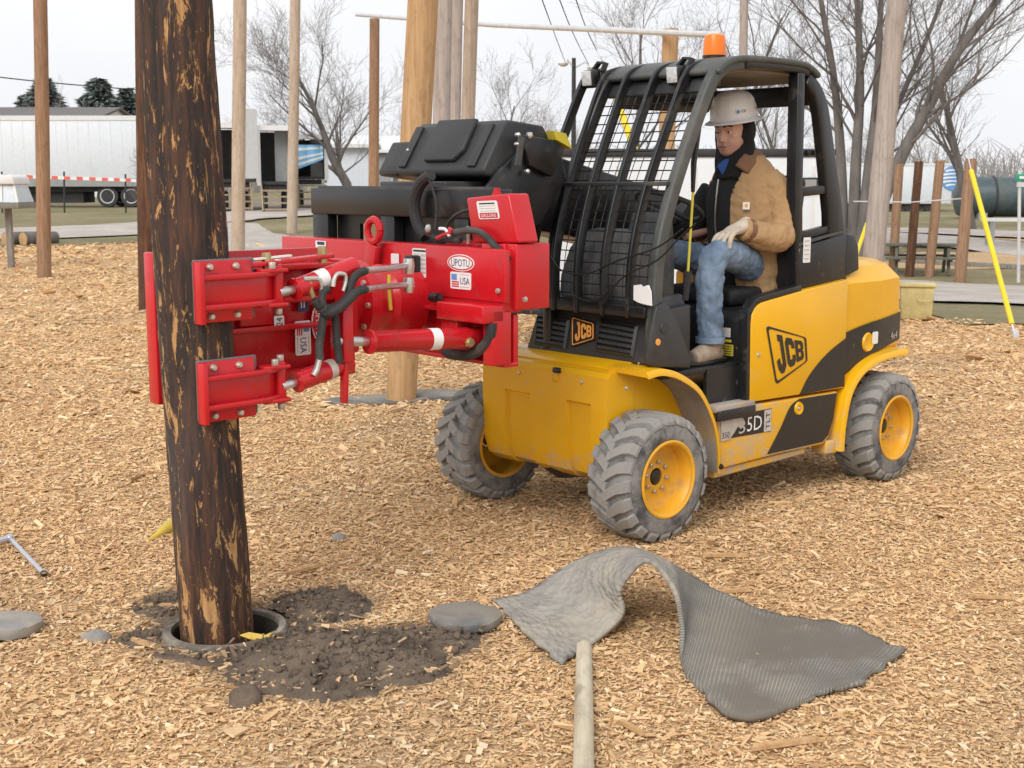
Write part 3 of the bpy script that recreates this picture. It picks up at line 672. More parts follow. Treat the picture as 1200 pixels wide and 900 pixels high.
# ---- nose cowl with louvres and badge
C0 = [Vector((.0, -.28, .792)), Vector((.0, .525, .792)), Vector((-.075, .545, 1.035)), Vector((-.075, -.25, 1.045))]
mb = MB(); mb.hexa([C0[0], C0[1], (-.30, .525, .80), (-.30, -.28, .80), C0[3], C0[2], (-.30, .52, 1.05), (-.30, -.24, 1.05)]); mb.build('nose_cowl', M['plas'], FK, bevel=.012)
MB().bar([(-.075, -.25, 1.05), (-.075, .545, 1.045)], .10, .03, (1, 0, 0)).build('cowl_top_rail', M['blk'], FK, bevel=.008)
cn = (C0[1]-C0[0]).cross(C0[3]-C0[0]).normalized(); cv = (C0[3]-C0[0]).normalized(); cu = Vector((0, 1, 0))
def onc(px, py, off=.004):      # pixel to the cowl plane (seen from the photograph's side, then fixed in the truck)
    o = to_l(Vector((0, 0, CAM_H))); r = ray(px, py); d = Vector((r.dot(_F), r.dot(_L), r.z)); k = (C0[0]-o).dot(cn)/d.dot(cn); return o+d*k+cn*off
for side in (0, 1):
    a, b = (((632, 371), (666, 377)), ((706, 376), (746, 384)))[side]; c_, d_ = (((629, 401), (662, 407)), ((700, 409), (741, 416)))[side]
    A, B, Cc, Dd = onc(*a), onc(*b), onc(*c_), onc(*d_)
    fr = [A-cu*.012+cv*.012, B+cu*.012+cv*.012, Dd+cu*.012-cv*.012, Cc-cu*.012-cv*.012]
    mb = MB(); mb.add(fr+[p+cn*.010 for p in (A, B, Dd, Cc)]+[p-cn*.003 for p in (A, B, Dd, Cc)], [(0, 1, 5, 4), (1, 2, 6, 5), (2, 3, 7, 6), (3, 0, 4, 7), (4, 5, 9, 8), (5, 6, 10, 9), (6, 7, 11, 10), (7, 4, 8, 11), (8, 9, 10, 11)])
    mb.m = [0]*8+[1]; mb.build('louvre_frame', [M['plas'], M['wire']], FK)
    for k in range(5):
        t = (k+.5)/5; p, q = A.lerp(Cc, t), B.lerp(Dd, t)
        MB().hexa([p-cv*.010+cn*.010, q-cv*.010+cn*.010, q-cv*.012-cn*.002, p-cv*.012-cn*.002, p+cv*.004+cn*.006, q+cv*.004+cn*.006, q+cv*.008-cn*.002, p+cv*.008-cn*.002]).build('louvre', M['plas'], FK, bevel=.002)
def letter_polys():
    """block capitals as unions of boxes in a unit square (x right, y up)"""
    J = [[(.30, .0), (.62, 0), (.92, .16), (.92, 1), (.40, 1), (.40, .82), (.58, .82), (.58, .26), (.48, .2), (.40, .26), (.36, .40), (.02, .34), (.06, .14)]]
    Cl = [[(.22, 0), (.78, 0), (1, .16), (1, .38), (.66, .38), (.66, .24), (.36, .24), (.36, .76), (.66, .76), (.66, .62), (1, .62), (1, .84), (.78, 1), (.22, 1), (0, .84), (0, .16)]]
    B = [[(0, 0), (.36, 0), (.36, 1), (0, 1)], [(.36, 0), (.80, 0), (1, .12), (1, .40), (.90, .50), (1, .60), (1, .88), (.80, 1), (.36, 1), (.36, .80), (.66, .80), (.66, .60), (.36, .60), (.36, .42), (.66, .42), (.66, .20), (.36, .20)]]
    return [J, Cl, B]
def jcb(name, mat, parent, q, nrm, th=.002, frame=None, fmat=None):
    """q: four corners TL, TR, BR, BL of the emblem; letters fill it, a rounded outline runs round it"""
    q = [Vector(p) for p in q]
    def at(u, v): return q[0].lerp(q[1], u).lerp(q[3].lerp(q[2], u), 1-v)+nrm*th
    mb = MB()
    for i, L_ in enumerate(letter_polys()):
        x0, x1 = ((.13, .40), (.42, .66), (.68, .90))[i]; lo = (.12, .155, .19)[i]
        for poly in L_: mb.add([at(x0+(x1-x0)*x, lo+(1-2*lo)*y) for x, y in poly], [tuple(range(len(poly)))])
    me = bpy.data.meshes.new(name); me.from_pydata(mb.v, [], mb.f); me.materials.append(mat); o = bpy.data.objects.new(name, me); COL.objects.link(o); o.parent = parent
    ring = []
    for (cx, cy, a0) in ((.92, .90, 0), (.08, .93, 90), (.08, .07, 180), (.92, .10, 270)):
        for k in range(5): a = R_(a0+90*k/4); ring.append((cx+.08*math.cos(a), cy+.07*math.sin(a)))
    m = len(ring); inn = [(.5+(x-.5)*.90, .5+(y-.5)*.92) for x, y in ring]
    mb = MB(); mb.add([at(*p) for p in ring]+[at(*p) for p in inn], [(i, (i+1) % m, m+(i+1) % m, m+i) for i in range(m)])
    me = bpy.data.meshes.new(name+'_outline'); me.from_pydata(mb.v, [], mb.f); me.materials.append(fmat or mat); o2 = bpy.data.objects.new(name+'_outline', me); COL.objects.link(o2); o2.parent = parent
    return o, o2
bq = [onc(671.7, 372, .006), onc(697, 379, .006), onc(697, 398, .006), onc(671.7, 405.5, .006)]
mb = MB(); ce = sum(bq, Vector())/4; mb.add([ce+(p-ce)*1.1-cn*.006 for p in bq]+[ce+(p-ce)*1.06+cn*.001 for p in bq], [(4, 5, 6, 7), (0, 1, 5, 4), (1, 2, 6, 5), (2, 3, 7, 6), (3, 0, 4, 7)]); mb.build('badge', M['inkblack'], FK)
jcb('badge_letters', M['orange'], FK, bq, cn, .003)
for px, py in ((623, 366), (620, 387), (762, 372), (763, 379), (759, 402), (749, 426), (735, 426)):
    q = onc(px, py, .002); MB().ell(q, (.006, .006, .006), n=8).build('bolt', M['bolt'], FK)
# ---- black gusset plate under the front pillar
mb = MB(); g = [(-.005, 1.06), (.055, .85), (.045, .81), (.02, .795), (-.24, .765), (-.25, .80), (-.13, 1.02), (-.06, 1.08)]; mb.prism(g, 'y', .545, .575); mb.build('pillar_gusset', M['plas'], FK, bevel=.006)
q = LY(771, 401, .577); MB().lathe([(0, .004), (.015, .003), (.016, 0)], 'y', 16, q).build('reflector', M['orange'], FK)
q = LY(779, 384, .576); MB().lathe([(0, .004), (.026, .003), (.028, 0)], 'y', 20, q).build('grommet', M['plas'], FK)
# ---- footwell, step and seat box
MB().box((-.39, .19, .735), (.60, .70, .03)).build('cab_floor', M['blkmud'], FK, bevel=.004)
MB().box((-.545, .535, .655), (.30, .02, .165)).build('step_riser', M['blkmud'], FK)
MB().box((-.53, .575, .555), (.28, .09, .035)).build('step', M['liner_mud'], FK, bevel=.006)
MB().box((-.53, .615, .525), (.28, .02, .05)).build('step_edge', M['blkmud'], FK, bevel=.004)
mb = MB(); mb.prism([(-.66, .70), (-.66, .95), (-.72, 1.0), (-1.45, 1.0), (-1.45, .70)], 'y', -.15, .53); mb.build('seat_box', M['blkmud'], FK, bevel=.012)
MB().box((-.40, -.16, .95), (.50, .02, .40)).build('inner_wall', M['blk'], FK)
sx = -.657
plate('warning_sticker', M['white'], FK, (sx, .44, .885), (0, 1, 0), (0, 0, 1), .055, .045, out=(1, 0, 0))
plate('warning_sticker', M['yst'], FK, (sx, .44, .80), (0, 1, 0), (0, 0, 1), .095, .055, out=(1, 0, 0))
plate('warning_sticker', M['yst'], FK, (sx, .45, .845), (0, 1, 0), (0, 0, 1), .05, .013, out=(1, 0, 0))
for k in range(4): plate('print_line', M['inkblack'], FK, (sx+.002, .44, .818-.012*k), (0, 1, 0), (0, 0, 1), .078, .003, th=.0006, out=(1, 0, 0))
mb = MB(); mb.box((-.96, .19, 1.045), (.46, .44, .09)); mb.build('seat_cushion', M['vinyl'], FK, bevel=.03, seg=3)
mb = MB(); mb.box((-1.24, .19, 1.36), (.10, .44, .56), Euler((0, R_(-9), 0)).to_matrix()); mb.build('seat_backrest', M['vinyl'], FK, bevel=.035, seg=3)
# ---- dash, steering wheel, levers
mb = MB(); mb.prism([(-.09, 1.03), (-.10, 1.16), (-.16, 1.29), (-.25, 1.37), (-.36, 1.385), (-.42, 1.31), (-.42, .95), (-.09, .95)], 'y', -.15, .32); mb.build('dashboard', M['dash'], FK, bevel=.02, seg=3)
mb = MB(); mb.prism([(-.30, 1.36), (-.34, 1.47), (-.42, 1.46), (-.44, 1.28)], 'y', .10, .30); mb.build('dash_pod', M['dash'], FK, bevel=.02)
MB().tube([(-.40, .19, 1.25), (-.50, .19, 1.47)], .03, 12).build('steering_column', M['blk'], FK)
mb = MB(); c = Vector((-.51, .19, 1.49)); ax = Vector((-.42, 0, .9)).normalized(); e1 = Vector((0, 1, 0)); e2 = ax.cross(e1)
mb.tube([c+e1*.165*math.cos(2*math.pi*k/28)+e2*.165*math.sin(2*math.pi*k/28) for k in range(29)], .013, 8, cap=False)
for a in (90, 210, 330): mb.tube([c-ax*.02, c+e1*.16*math.cos(R_(a))+e2*.16*math.sin(R_(a))], .010, 6)
mb.ell(c-ax*.02, (.04, .04, .02)); mb.build('steering_wheel', M['vinyl'], FK)
a = LY(813, 212, .50); b = LY(806, 322, .50); mb = MB(); mb.tube([a, b], .006, 8); mb.build('grab_rod', M['yst'], FK)
MB().tube([LY(819, 150, .50), LY(813, 190, .50), LY(812, 225, .50)], [.012, .014, .009], 8).build('rod_holder', M['blk'], FK)
mb = MB(); mb.tube([LY(806, 318, .50), LY(803, 352, .50)], [.02, .014], 8); mb.build('rod_grip', M['vinyl'], FK)
mb = MB(); q = [LY(768, 350, .49), LY(800, 345, .46), LY(803, 358, .46), LY(786, 372, .50)]; mb.add(q+[Vector((p.x-.03, p.y-.05, p.z)) for p in q], [(0, 1, 2, 3), (7, 6, 5, 4), (0, 4, 5, 1), (1, 5, 6, 2), (2, 6, 7, 3), (3, 7, 4, 0)]); mb.build('knee_guard', M['dash'], FK, bevel=.006)
# ---- cab frame
LEFT = [(-.03, .80), (-.033, 1.0), (-.055, 1.28), (-.105, 1.46), (-.187, 1.66), (-.285, 1.86), (-.375, 2.03), (-.43, 2.095), (-.52, 2.135), (-.66, 2.15), (-1.0, 2.148), (-1.11, 2.13), (-1.20, 2.075), (-1.27, 1.97), (-1.345, 1.73), (-1.43, 1.44), (-1.485, 1.10)]
sm = spline(LEFT, 4)
iF = 9*4; iR = 11*4
MB().bar([(x, .53, z) for x, z in sm[:iF]], .05, .062, (0, 1, 0)).build('front_pillar', M['greyp'], FK, bevel=.014, seg=3)
MB().bar([(x, .535, z) for x, z in sm[iF-1:iR+1]], .05, .045, (0, 1, 0)).build('roof_rail', M['blk'], FK, bevel=.012)
mb = MB(); rp = [(x, z) for x, z in sm[iR:]]; mb.prism(rp+[(-1.34, 1.10), (-1.305, 1.45), (-1.24, 1.73), (-1.19, 1.93), (-1.15, 2.02), (-1.08, 2.075)], 'y', .505, .56); mb.build('rear_pillar', M['blk'], FK, bevel=.01)
MB().bar([(-1.035, .53, 2.13), (-1.045, .53, 1.6), (-1.075, .53, 1.02)], .055, .065, (1, 0, 0)).build('door_post', M['blk'], FK, bevel=.008)
MB().bar([(-1.05, .532, 1.555), (-1.31, .532, 1.57)], .045, .04, (0, 0, 1)).build('quarter_rail', M['blk'], FK, bevel=.006)
MB().bar([(-1.06, .532, 1.335), (-1.36, .532, 1.375)], .04, .04, (0, 0, 1)).build('quarter_rail', M['blk'], FK, bevel=.006)
MB().box((-1.20, .50, 1.75), (.06, .03, .03)).build('window_catch', M['blk'], FK, bevel=.008)
MB().bar([(x, -.14, z+.0) for x, z in sm[:iF]], .05, .06, (0, 1, 0)).build('front_pillar', M['blk'], FK, bevel=.012)
MB().bar([(x, -.14, z) for x, z in sm[iF-1:]], .05, .06, (0, 1, 0)).build('roof_rail', M['blk'], FK, bevel=.012)
MB().bar([(-.50, -.135, 2.02), (-1.16, -.135, 2.02)], .11, .03, (0, 0, 1)).build('header_panel', M['blk'], FK, bevel=.008)
MB().bar([(-1.19, -.12, 2.03), (-1.19, .52, 2.03)], .10, .03, (0, 0, 1)).build('rear_header', M['blk'], FK, bevel=.008)
MB().bar([(-.46, -.12, 2.07), (-.46, .52, 2.07)], .06, .04, (0, 0, 1)).build('front_header', M['blk'], FK, bevel=.008)
rf = [(x, z) for x, z in sm if -1.19 < x < -.40 and z > 2.03]
MB().bar([(x, .20, z+.022) for x, z in rf], .745, .030, (0, 1, 0)).build('roof', M['greyp'], FK, bevel=.013, seg=3)
rl = [(x, z-.028) for x, z in rf if -1.14 < x < -.45]
MB().bar([(x, .195, z) for x, z in rl], .62, .012, (0, 1, 0)).build('headliner', M['liner'], FK)
# ---- guard bars and wire screen in front of the cab
GB = [(.0, 1.0), (.0, 1.14), (-.022, 1.30), (-.085, 1.50), (-.175, 1.70), (-.285, 1.91), (-.375, 2.07), (-.43, 2.125), (-.52, 2.15)]
gs = spline(GB, 4)
for y0, y1 in ((.42, .385), (.26, .195), (.09, .01), (-.065, -.15), (-.235, -.285)):
    MB().bar([(x, y0+(y1-y0)*(z-1.0)/1.15, z) for x, z in gs], .020, .048, (0, 1, 0)).build('guard_bar', M['blk'], FK, bevel=.003)
MB().bar([(-.115, -.27, 1.595), (-.115, .53, 1.60)], .034, .02, (1, 0, 0)).build('guard_crossbar', M['plas'], FK, bevel=.004)
MB().bar([(.0, -.25, 1.03), (.0, .52, 1.03)], .05, .03, (0, 0, 1)).build('guard_foot_rail', M['blk'], FK, bevel=.004)
mb = MB(); ws = [(x-.055, z) for x, z in gs if 1.06 < z < 2.08]; cum = [0]
for a, b in zip(ws, ws[1:]): cum.append(cum[-1]+math.hypot(b[0]-a[0], b[1]-a[1]))
def wat(t):
    s_ = t*cum[-1]; j = 0
    while j < len(ws)-2 and cum[j+1] < s_: j += 1
    k = (s_-cum[j])/(cum[j+1]-cum[j]); return (ws[j][0]+(ws[j+1][0]-ws[j][0])*k, ws[j][1]+(ws[j+1][1]-ws[j][1])*k)
for i in range(14):
    y = -.125+.64*i/13; mb.tube([(x, y, z) for x, z in ws], .0029, 4)
for j in range(22):
    x, z = wat((j+.3)/21.6); mb.tube([(x+.003, -.135, z), (x+.003, .52, z)], .0029, 4)
mb.build('wire_screen', M['wire'], FK, merge=0)
MB().bar([(-.42, -.13, 2.045), (-.42, .51, 2.045)], .075, .02, (-.6, 0, 1)).build('screen_header', M['plas'], FK, bevel=.005)
# ---- lamps, beacon, mirror
for k, (px, py) in enumerate(((688, 92), (788, 88))):
    c = LX(px, py, -.36); R0 = Euler((0, R_(8), 0)).to_matrix(); h = MB().box(c-Vector((.035, 0, 0)), (.07, .075, .088), R0).build('work_lamp', M['blk'], FK, bevel=.012)
    MB().box(c+Vector((.004, 0, 0)), (.012, .060, .072), R0).build('lens', M['lens'], h, bevel=.004)
    MB().bar([c+Vector((-.06, .045, .03)), c+Vector((-.085, .045, .075)), c+Vector((-.085, 0, .082)), c+Vector((-.085, -.045, .04))], .03, .012, (1, 0, 0)).build('lamp_bracket', M['blk'], h)
bc = Vector((-.69, .30, 2.175)); b = MB().lathe([(0, .0), (.056, 0), (.058, .03), (0, .03)], 'z', 24, bc).build('beacon', M['blk'], FK)
MB().lathe([(.055, .03), (.055, .045), (.052, .10), (.046, .122), (.03, .130), (0, .132)], 'z', 28, bc).build('lens', M['amber'], b)
c = LY(965, 92, .35); MB().box((-1.24, .40, 2.09), (.10, .07, .08), Euler((0, R_(35), 0)).to_matrix()).build('rear_lamp', M['blk'], FK, bevel=.012)
mb = MB(); c = LX(830, 100, -.42); mb.tube([c+Vector((-.02, .0, .06)), c+Vector((.02, .02, .0)), c+Vector((.0, .03, -.05)), c+Vector((.01, .01, -.12))], .006, 6); mb.ell(c+Vector((0, .01, 0)), (.03, .03, .035)); mb.build('lamp_cable', M['wire'], FK)
# loose cables across the guard
for pts in (((645, 300), (660, 318), (690, 320), (725, 305), (770, 290), (800, 268)), ((705, 358), (730, 325), (770, 305), (795, 280), (815, 262)), ((668, 330), (672, 345), (688, 352), (706, 348), (716, 335))):
    MB().tube(spline([LX(px, py, .03) for px, py in pts], 5), .004, 6).build('cable', M['wire'], FK)
q = LX(753, 347, .02); mb = MB(); poly = [(-.055, -.02), (-.05, .045), (-.02, .05), (.0, .04), (.03, .05), (.045, .02), (.05, -.04), (.01, -.035), (-.03, -.03)]
mb.add([(q.x+.006*math.sin(i*2.), q.y+a_, q.z+b_) for i, (a_, b_) in enumerate(poly)]+[(q.x-.01, q.y+a_, q.z+b_) for a_, b_ in poly], [tuple(range(9)), tuple(range(17, 8, -1))]+[(i, 9+i, 9+(i+1) % 9, (i+1) % 9) for i in range(9)]); mb.build('paper_scrap', M['white'], FK)
# ---- yellow side panel
YS = .60
sp = [(-.655, .56), (-.645, .94), (-.652, .985), (-.675, 1.015), (-.72, 1.036), (-1.04, 1.075), (-1.438, 1.112), (-1.434, .548)]
mb = MB(); mb.prism(sp, 'y', .545, YS); SP = mb.build('side_panel', M['yel'], FK, bevel=.006)
path = [(-.643, .50), (-.636, .94), (-.645, .995), (-.672, 1.028), (-.72, 1.052), (-1.04, 1.09)]
MB().bar([(x, .57, z) for x, z in spline(path, 4)], .052, .028, (0, 1, 0)).build('door_seal', M['blk'], FK, bevel=.006)
def decal(name, poly, mat, parent, y=YS+.0015, th=.001):
    mb = MB(); mb.prism(poly, 'y', y-th, y+th*.6); return mb.build(name, mat, parent)
arc = spline([(-1.048, .556), (-1.13, .65), (-1.27, .742), (-1.4335, .81)], 6)
decal('swoosh', arc+[(-1.4335, .556)], M['inkblack'], FK)
jcb('side_emblem', M['inkblack'], FK, [(-.755, YS+.002, .925), (-1.085, YS+.002, .845), (-1.105, YS+.002, .715), (-.85, YS+.002, .625)], Vector((0, 1, 0)), .001)
q = LY(889, 416, YS); MB().lathe([(0, .005), (.010, .004), (.012, 0)], 'y', 12, q).build('lock', M['bolt'], FK)
# ---- sill
sl = [(-.425, .548), (-1.385, .536), (-1.365, .40), (-1.32, .30), (-1.27, .27), (-.9, .272), (-.44, .262)]
mb = MB(); mb.prism(sl, 'y', .50, YS-.002, 0); mb.build('sill', M['yel_dirty'], FK, bevel=.012, seg=3)
arc = spline([(-1.05, .534), (-.975, .50), (-.90, .40), (-.80, .285)], 6)
decal('swoosh', arc+[(-1.26, .285), (-1.31, .315), (-1.35, .40), (-1.372, .528)], M['inkblack'], FK, YS)
mb = MB(); mb.prism([(-.43, .255), (-1.15, .266), (-1.15, .235), (-.43, .215)], 'y', .42, .575); mb.build('sill_foot', M['yel_dirty'], FK, bevel=.008)
decal('model_plate', [(-.50, .512), (-.825, .512), (-.825, .398), (-.50, .405)], M['inkblack'], FK, YS)
decal('model_plate_end', [(-.768, .508), (-.822, .508), (-.822, .401), (-.768, .402)], M['silver'], FK, YS+.0012)
text_on('model_number', '5D', M['white'], FK, (-.69, YS+.0035, .455), (-1, 0, 0), (0, 0, 1), .115, .07)
text_on('model_number', '3', M['silver'], FK, (-.595, YS+.0035, .45), (-1, 0, 0), (0, 0, 1), .05, .066)
text_on('model_letters', 'TLT', M['inkblack'], FK, (-.795, YS+.0035, .455), (0, 0, 1), (1, 0, 0), .085, .03)
mb = MB(); poly = [(-.435, .50), (-.47, .512), (-.56, .505), (-.60, .49), (-.615, .465), (-.585, .44), (-.56, .455), (-.53, .425), (-.50, .40), (-.44, .40)]; mb.prism(poly, 'y', YS, YS+.0055); mb.build('mud_smear', M['silver'], FK)
text_on('plate_letters', '350', M['inkblack'], FK, (-.47, YS+.0065, .425), (-1, 0, 0), (0, 0, 1), .055, .03)
q = LY(935.5, 478.5, YS); MB().lathe([(.0, .003), (.012, .003), (.014, .008), (.030, .010), (.034, 0)], 'y', 24, q).build('tie_down', M['yel'], FK)
MB().lathe([(0, .006), (.010, .005), (.012, .0)], 'y', 12, q+Vector((0, .004, 0))).build('bolt', M['steel'], FK)
# ---- rear body and counterweight
out = [(-1.44, .575), (-1.78, .575), (-2.09, .50), (-2.17, .40), (-2.20, .22), (-2.20, -.22), (-2.17, -.40), (-2.09, -.50), (-1.78, -.575), (-1.44, -.575)]
def ringz(z, k, dx=0): return [(-1.44+(x+1.44)*k+dx, y*k, z) for x, y in out]
mb = MB(); rings = [ringz(.69, .965), ringz(.72, 1.0), ringz(1.085, .99), ringz(1.165, .885), ringz(1.19, .80)]; n = len(out)
vs = [p for r in rings for p in r]; fs = [tuple(range(n-1, -1, -1)), tuple(4*n+i for i in range(n))]
for i in range(4):
    for k in range(n): fs.append((i*n+k, i*n+(k+1) % n, (i+1)*n+(k+1) % n, (i+1)*n+k))
mb.add(vs, fs); mb.build('counterweight', M['yel'], FK, angle=18)
mb = MB(); mb.prism([(-1.436, .545), (-1.436, .70), (-2.08, .70), (-2.05, .66), (-1.75, .66), (-1.50, .60)], 'y', .30, .574); mb.build('rear_quarter', M['yel'], FK)
bt = [(-1.445, .83, .60), (-1.58, .855, .66), (-1.70, .872, .70), (-1.78, .880, .712), (-2.09, .893, .742), (-2.17, .893, .748)]
yo = lambda x: .575 if x > -1.70 else np.interp(-x, [1.78, 2.09, 2.17, 2.2], [.575, .50, .40, .22])
mb = MB(); vs = []
for x, zh, zl in bt: y = yo(x)+.004; vs += [(x-.003*(x < -2), y, max(zl, .60)), (x-.003*(x < -2), y, zh)]
mb.add(vs, [(2*i, 2*i+1, 2*i+3, 2*i+2) for i in range(len(bt)-1)]); mb.build('rear_band', M['blkmud'], FK)
q = LY(1017, 401, .58); MB().lathe([(0, .004), (.030, .004), (.046, .010), (.052, 0)], 'y', 24, (q.x, .579, q.z)).build('filler_cap', M['yel'], FK)
plate('sticker', M['white'], FK, (q.x-.055, .588, q.z+.02), (-1, 0, 0), (0, 0, 1), .05, .065, .008, out=(0, 1, 0))
text_on('drive_letters', '4x4', M['silver'], FK, (-1.99, yo(-1.99)+.010, .775), (-1, -.22, 0), (0, 0, 1), .10, .04)
RP = [(-1.365, .225), (-1.375, .36), (-1.42, .52), (-1.52, .63), (-1.68, .692), (-1.86, .712), (-1.97, .712)]
fender(.50, .640, -WB, .295, RP); fender(-.50, -.640, -WB, .295, RP)
MB().bar([(-1.30, .55, .25), (-1.385, .56, .245)], .10, .07, (0, 1, 0)).build('fender_stay', M['yel_dirty'], FK, bevel=.008)
q = LY(975.5, 521, .60); MB().lathe([(0, .006), (.012, .005), (.014, 0)], 'y', 12, q).build('bolt', M['bolt'], FK)
# ---- black engine hood behind the door
mb = MB(); mb.prism([(-1.06, 1.07), (-1.05, 1.285), (-1.46, 1.345), (-1.46, 1.10)], 'y', -.12, .565); mb.build('engine_hood', M['blkmud'], FK, bevel=.008)
MB().bar([(-1.05, .54, 1.30), (-1.46, .54, 1.362)], .05, .012, (0, 1, 0)).build('hood_trim', M['dash'], FK)
mb = MB(); mb.prism([(-1.463, 1.12), (-1.463, 1.343), (-1.53, 1.335), (-1.575, 1.28), (-1.59, 1.15)], 'y', -.45, .562); mb.build('hood_rear', M['plas'], FK, bevel=.012)
mb = MB(); mb.prism([(-1.44, .95), (-1.44, 1.12), (-1.62, 1.19), (-1.62, .95)], 'y', -.5, .50); mb.build('hood_base', M['yel'], FK)
plate('sticker', M['white'], FK, LY(945.5, 293, .567), (-1, 0, 0), (0, 0, 1), .058, .125, .004, out=(0, 1, 0))
for k in range(5): plate('print_line', M['silver'], FK, LY(945.5, 293, .569)+Vector((0, 0, .045-.022*k)), (-1, 0, 0), (0, 0, 1), .04, .006, th=.0006, out=(0, 1, 0))
# ---- boom on the far side of the cab, its head and the fork carriage
mb = MB(); mb.prism([(.12, 1.40), (.12, 1.80), (-.23, 1.735), (-1.75, 1.40), (-1.80, 1.20), (-1.6, 1.08), (-.3, 1.34)], 'y', -.60, -.31); mb.build('boom', M['blk'], FK, bevel=.015)
hp = [(.46, 1.635), (.47, 1.66), (.345, 1.865), (.31, 1.885), (.10, 1.865), (.055, 1.80), (.05, 1.74), (.16, 1.58)]
mb = MB(); mb.prism(hp, 'y', -.70, -.05); mb.build('boom_head_cover', M['plas'], FK, bevel=.016, seg=3)
mb = MB(); mb.prism([(.455, 1.635), (.465, 1.655), (.375, 1.80), (.20, 1.80), (.16, 1.60)], 'y', -.86, -.705); mb.build('boom_head_wing', M['plas'], FK, bevel=.014)
dn = Vector((.205, 0, .125)).normalized(); up_ = Vector((-.125, 0, .205)).normalized(); c = Vector((.41, -.375, 1.76))
tp = [(-.145, .155), (-.16, -.02), (-.12, -.075), (.10, -.075), (.145, -.02), (.135, .155)]
mb = MB(); mb.add([c+Vector((0, a_, 0))+up_*b_ for a_, b_ in tp]+[c+Vector((0, a_*.96, 0))+up_*(b_*.96)+dn*.022 for a_, b_ in tp], [tuple(range(5, -1, -1)), tuple(range(6, 12))]+[(i, (i+1) % 6, 6+(i+1) % 6, 6+i) for i in range(6)]); mb.build('cover_tongue', M['plas'], FK, bevel=.006)
for y in (-.66, -.14): MB().bar([c+Vector((.003, y+.375, 0))+up_*-.10+dn*.004, c+Vector((.0, y+.375, 0))+up_*.125+dn*.004], .055, .014, (0, 1, 0)).build('cover_rib', M['plas'], FK, bevel=.004)
for px, py in ((478, 176), (471, 190)): MB().ell(LX(px, py, .425), .009, n=8).build('bolt', M['steel'], FK)
mb = MB(); mb.prism([(.40, 1.66), (.20, 1.80), (.02, 1.76), (-.02, 1.62), (.14, 1.42), (.55, 1.30), (.60, 1.45)], 'y', -.048, -.02); mb.build('head_side_plate', M['blk'], FK, bevel=.006)
mb = MB(); mb.prism([(.30, 1.82), (.10, 1.80), (.02, 1.76), (.10, 1.63), (.24, 1.68)], 'y', -.018, .01); mb.build('tilt_link', M['blk'], FK, bevel=.006)
for px, py, r in ((621, 159, .016), (607, 158, .011), (606, 169, .010), (618, 201, .012)): MB().lathe([(0, .014), (r*.6, .012), (r, .006), (r, -.01)], 'y', 12, LY(px, py, .012)).build('pin', M['steel'], FK)
mb = MB(); mb.prism([(.10, 1.84), (.02, 1.83), (-.02, 1.76), (.08, 1.80)], 'y', -.04, .015); mb.build('link_guard', M['yst'], FK)
MB().bar([LY(611, 160, .02), LY(607, 194, .02)], .03, .012, (1, 0, 0)).build('lock_bar', M['dash'], FK)
mb = MB(); mb.box((.42, -.37, 1.36), (.42, .50, .50)); mb.build('carriage_mount', M['blk'], FK, bevel=.01)
CX = .70
ca = MB(); ca.box((CX, -.34, 1.515), (.07, 1.42, .125)); CA = ca.build('fork_carriage', M['blk'], FK, bevel=.006)
MB().box((CX+.012, -.34, 1.582), (.035, 1.30, .012)).build('carriage_rail_top', M['dash'], CA)
for y, w_ in ((-.985, .13), (-.43, .10), (.10, .10), (.34, .12)): MB().box((CX-.004, y, 1.20), (.06, w_, .52)).build('carriage_upright', M['blk'], CA, bevel=.005)
MB().box((CX, -.34, .97), (.07, 1.42, .10)).build('carriage_rail', M['blk'], CA, bevel=.005)
for y0, y1, z0, z1 in ((-.93, -.74, .97, 1.45), (-.74, -.60, 1.41, 1.45), (-.60, -.46, .97, 1.45), (-.40, .05, .97, 1.46), (.15, .30, .97, 1.46), (-.74, -.60, .97, 1.30)): MB().box((CX-.05, (y0+y1)/2, (z0+z1)/2), (.02, y1-y0, z1-z0)).build('carriage_plate', M['blk'], CA)
M['hose'] = paint('hose_sleeve', (.030, .030, .031), .75, .3, bump=.6, bscale=60, dirt=(.12, .11, .1), damt=.3)
MB().tube(spline([LX(px, py, .78) for px, py in ((505, 205), (494, 214), (487, 230), (486, 248), (490, 264), (499, 278))], 5), [.026]*26, 10).build('hose', M['hose'], CA)
MB().tube(spline([LX(px, py, .79) for px, py in ((502, 208), (508, 225), (512, 245), (510, 268))], 5), .006, 6).build('hose', M['hose'], CA)
MB().tube(spline([LX(px, py, .86) for px, py in ((566, 245), (545, 247), (530, 255), (523, 268), (530, 280))], 5), .007, 6).build('hose', M['hose'], CA)
# ================================================================== red hydraulic pole clamp carried on the fork carriage
M['red'] = paint('clamp_red', (.56, .012, .020), .26, .06, dirt=(.24, .05, .045), damt=.12, dscale=11, bump=.06, bscale=25)
M['pad'] = paint('pad_rubber', (.14, .15, .16), .8, .15)
M['brass'] = paint('brass', (.45, .36, .18), .4, .1, metal=.7)
M['navy'] = paint('navy_print', (.03, .045, .13), .5)
M['redprint'] = paint('red_print', (.55, .03, .04), .5)
M['blueprint'] = paint('blue_print', (.12, .30, .62), .5)
CL = empty('pole_clamp', FO, FRZ, 'red hydraulic pole clamp carried in front of the forklift, gripping the dark pole', 'pole clamp')
U = Vector((0, 1, 0)); W_ = Vector((0, 0, 1)); OX = Vector((1, 0, 0)); OY = Vector((0, 1, 0)); UM = Vector((-1, 0, 0))
def cyl(name, a, b, r, mat, parent=CL, n=18): return MB().tube([a, b], r, n).build(name, mat, parent, bevel=min(.004, r*.2))
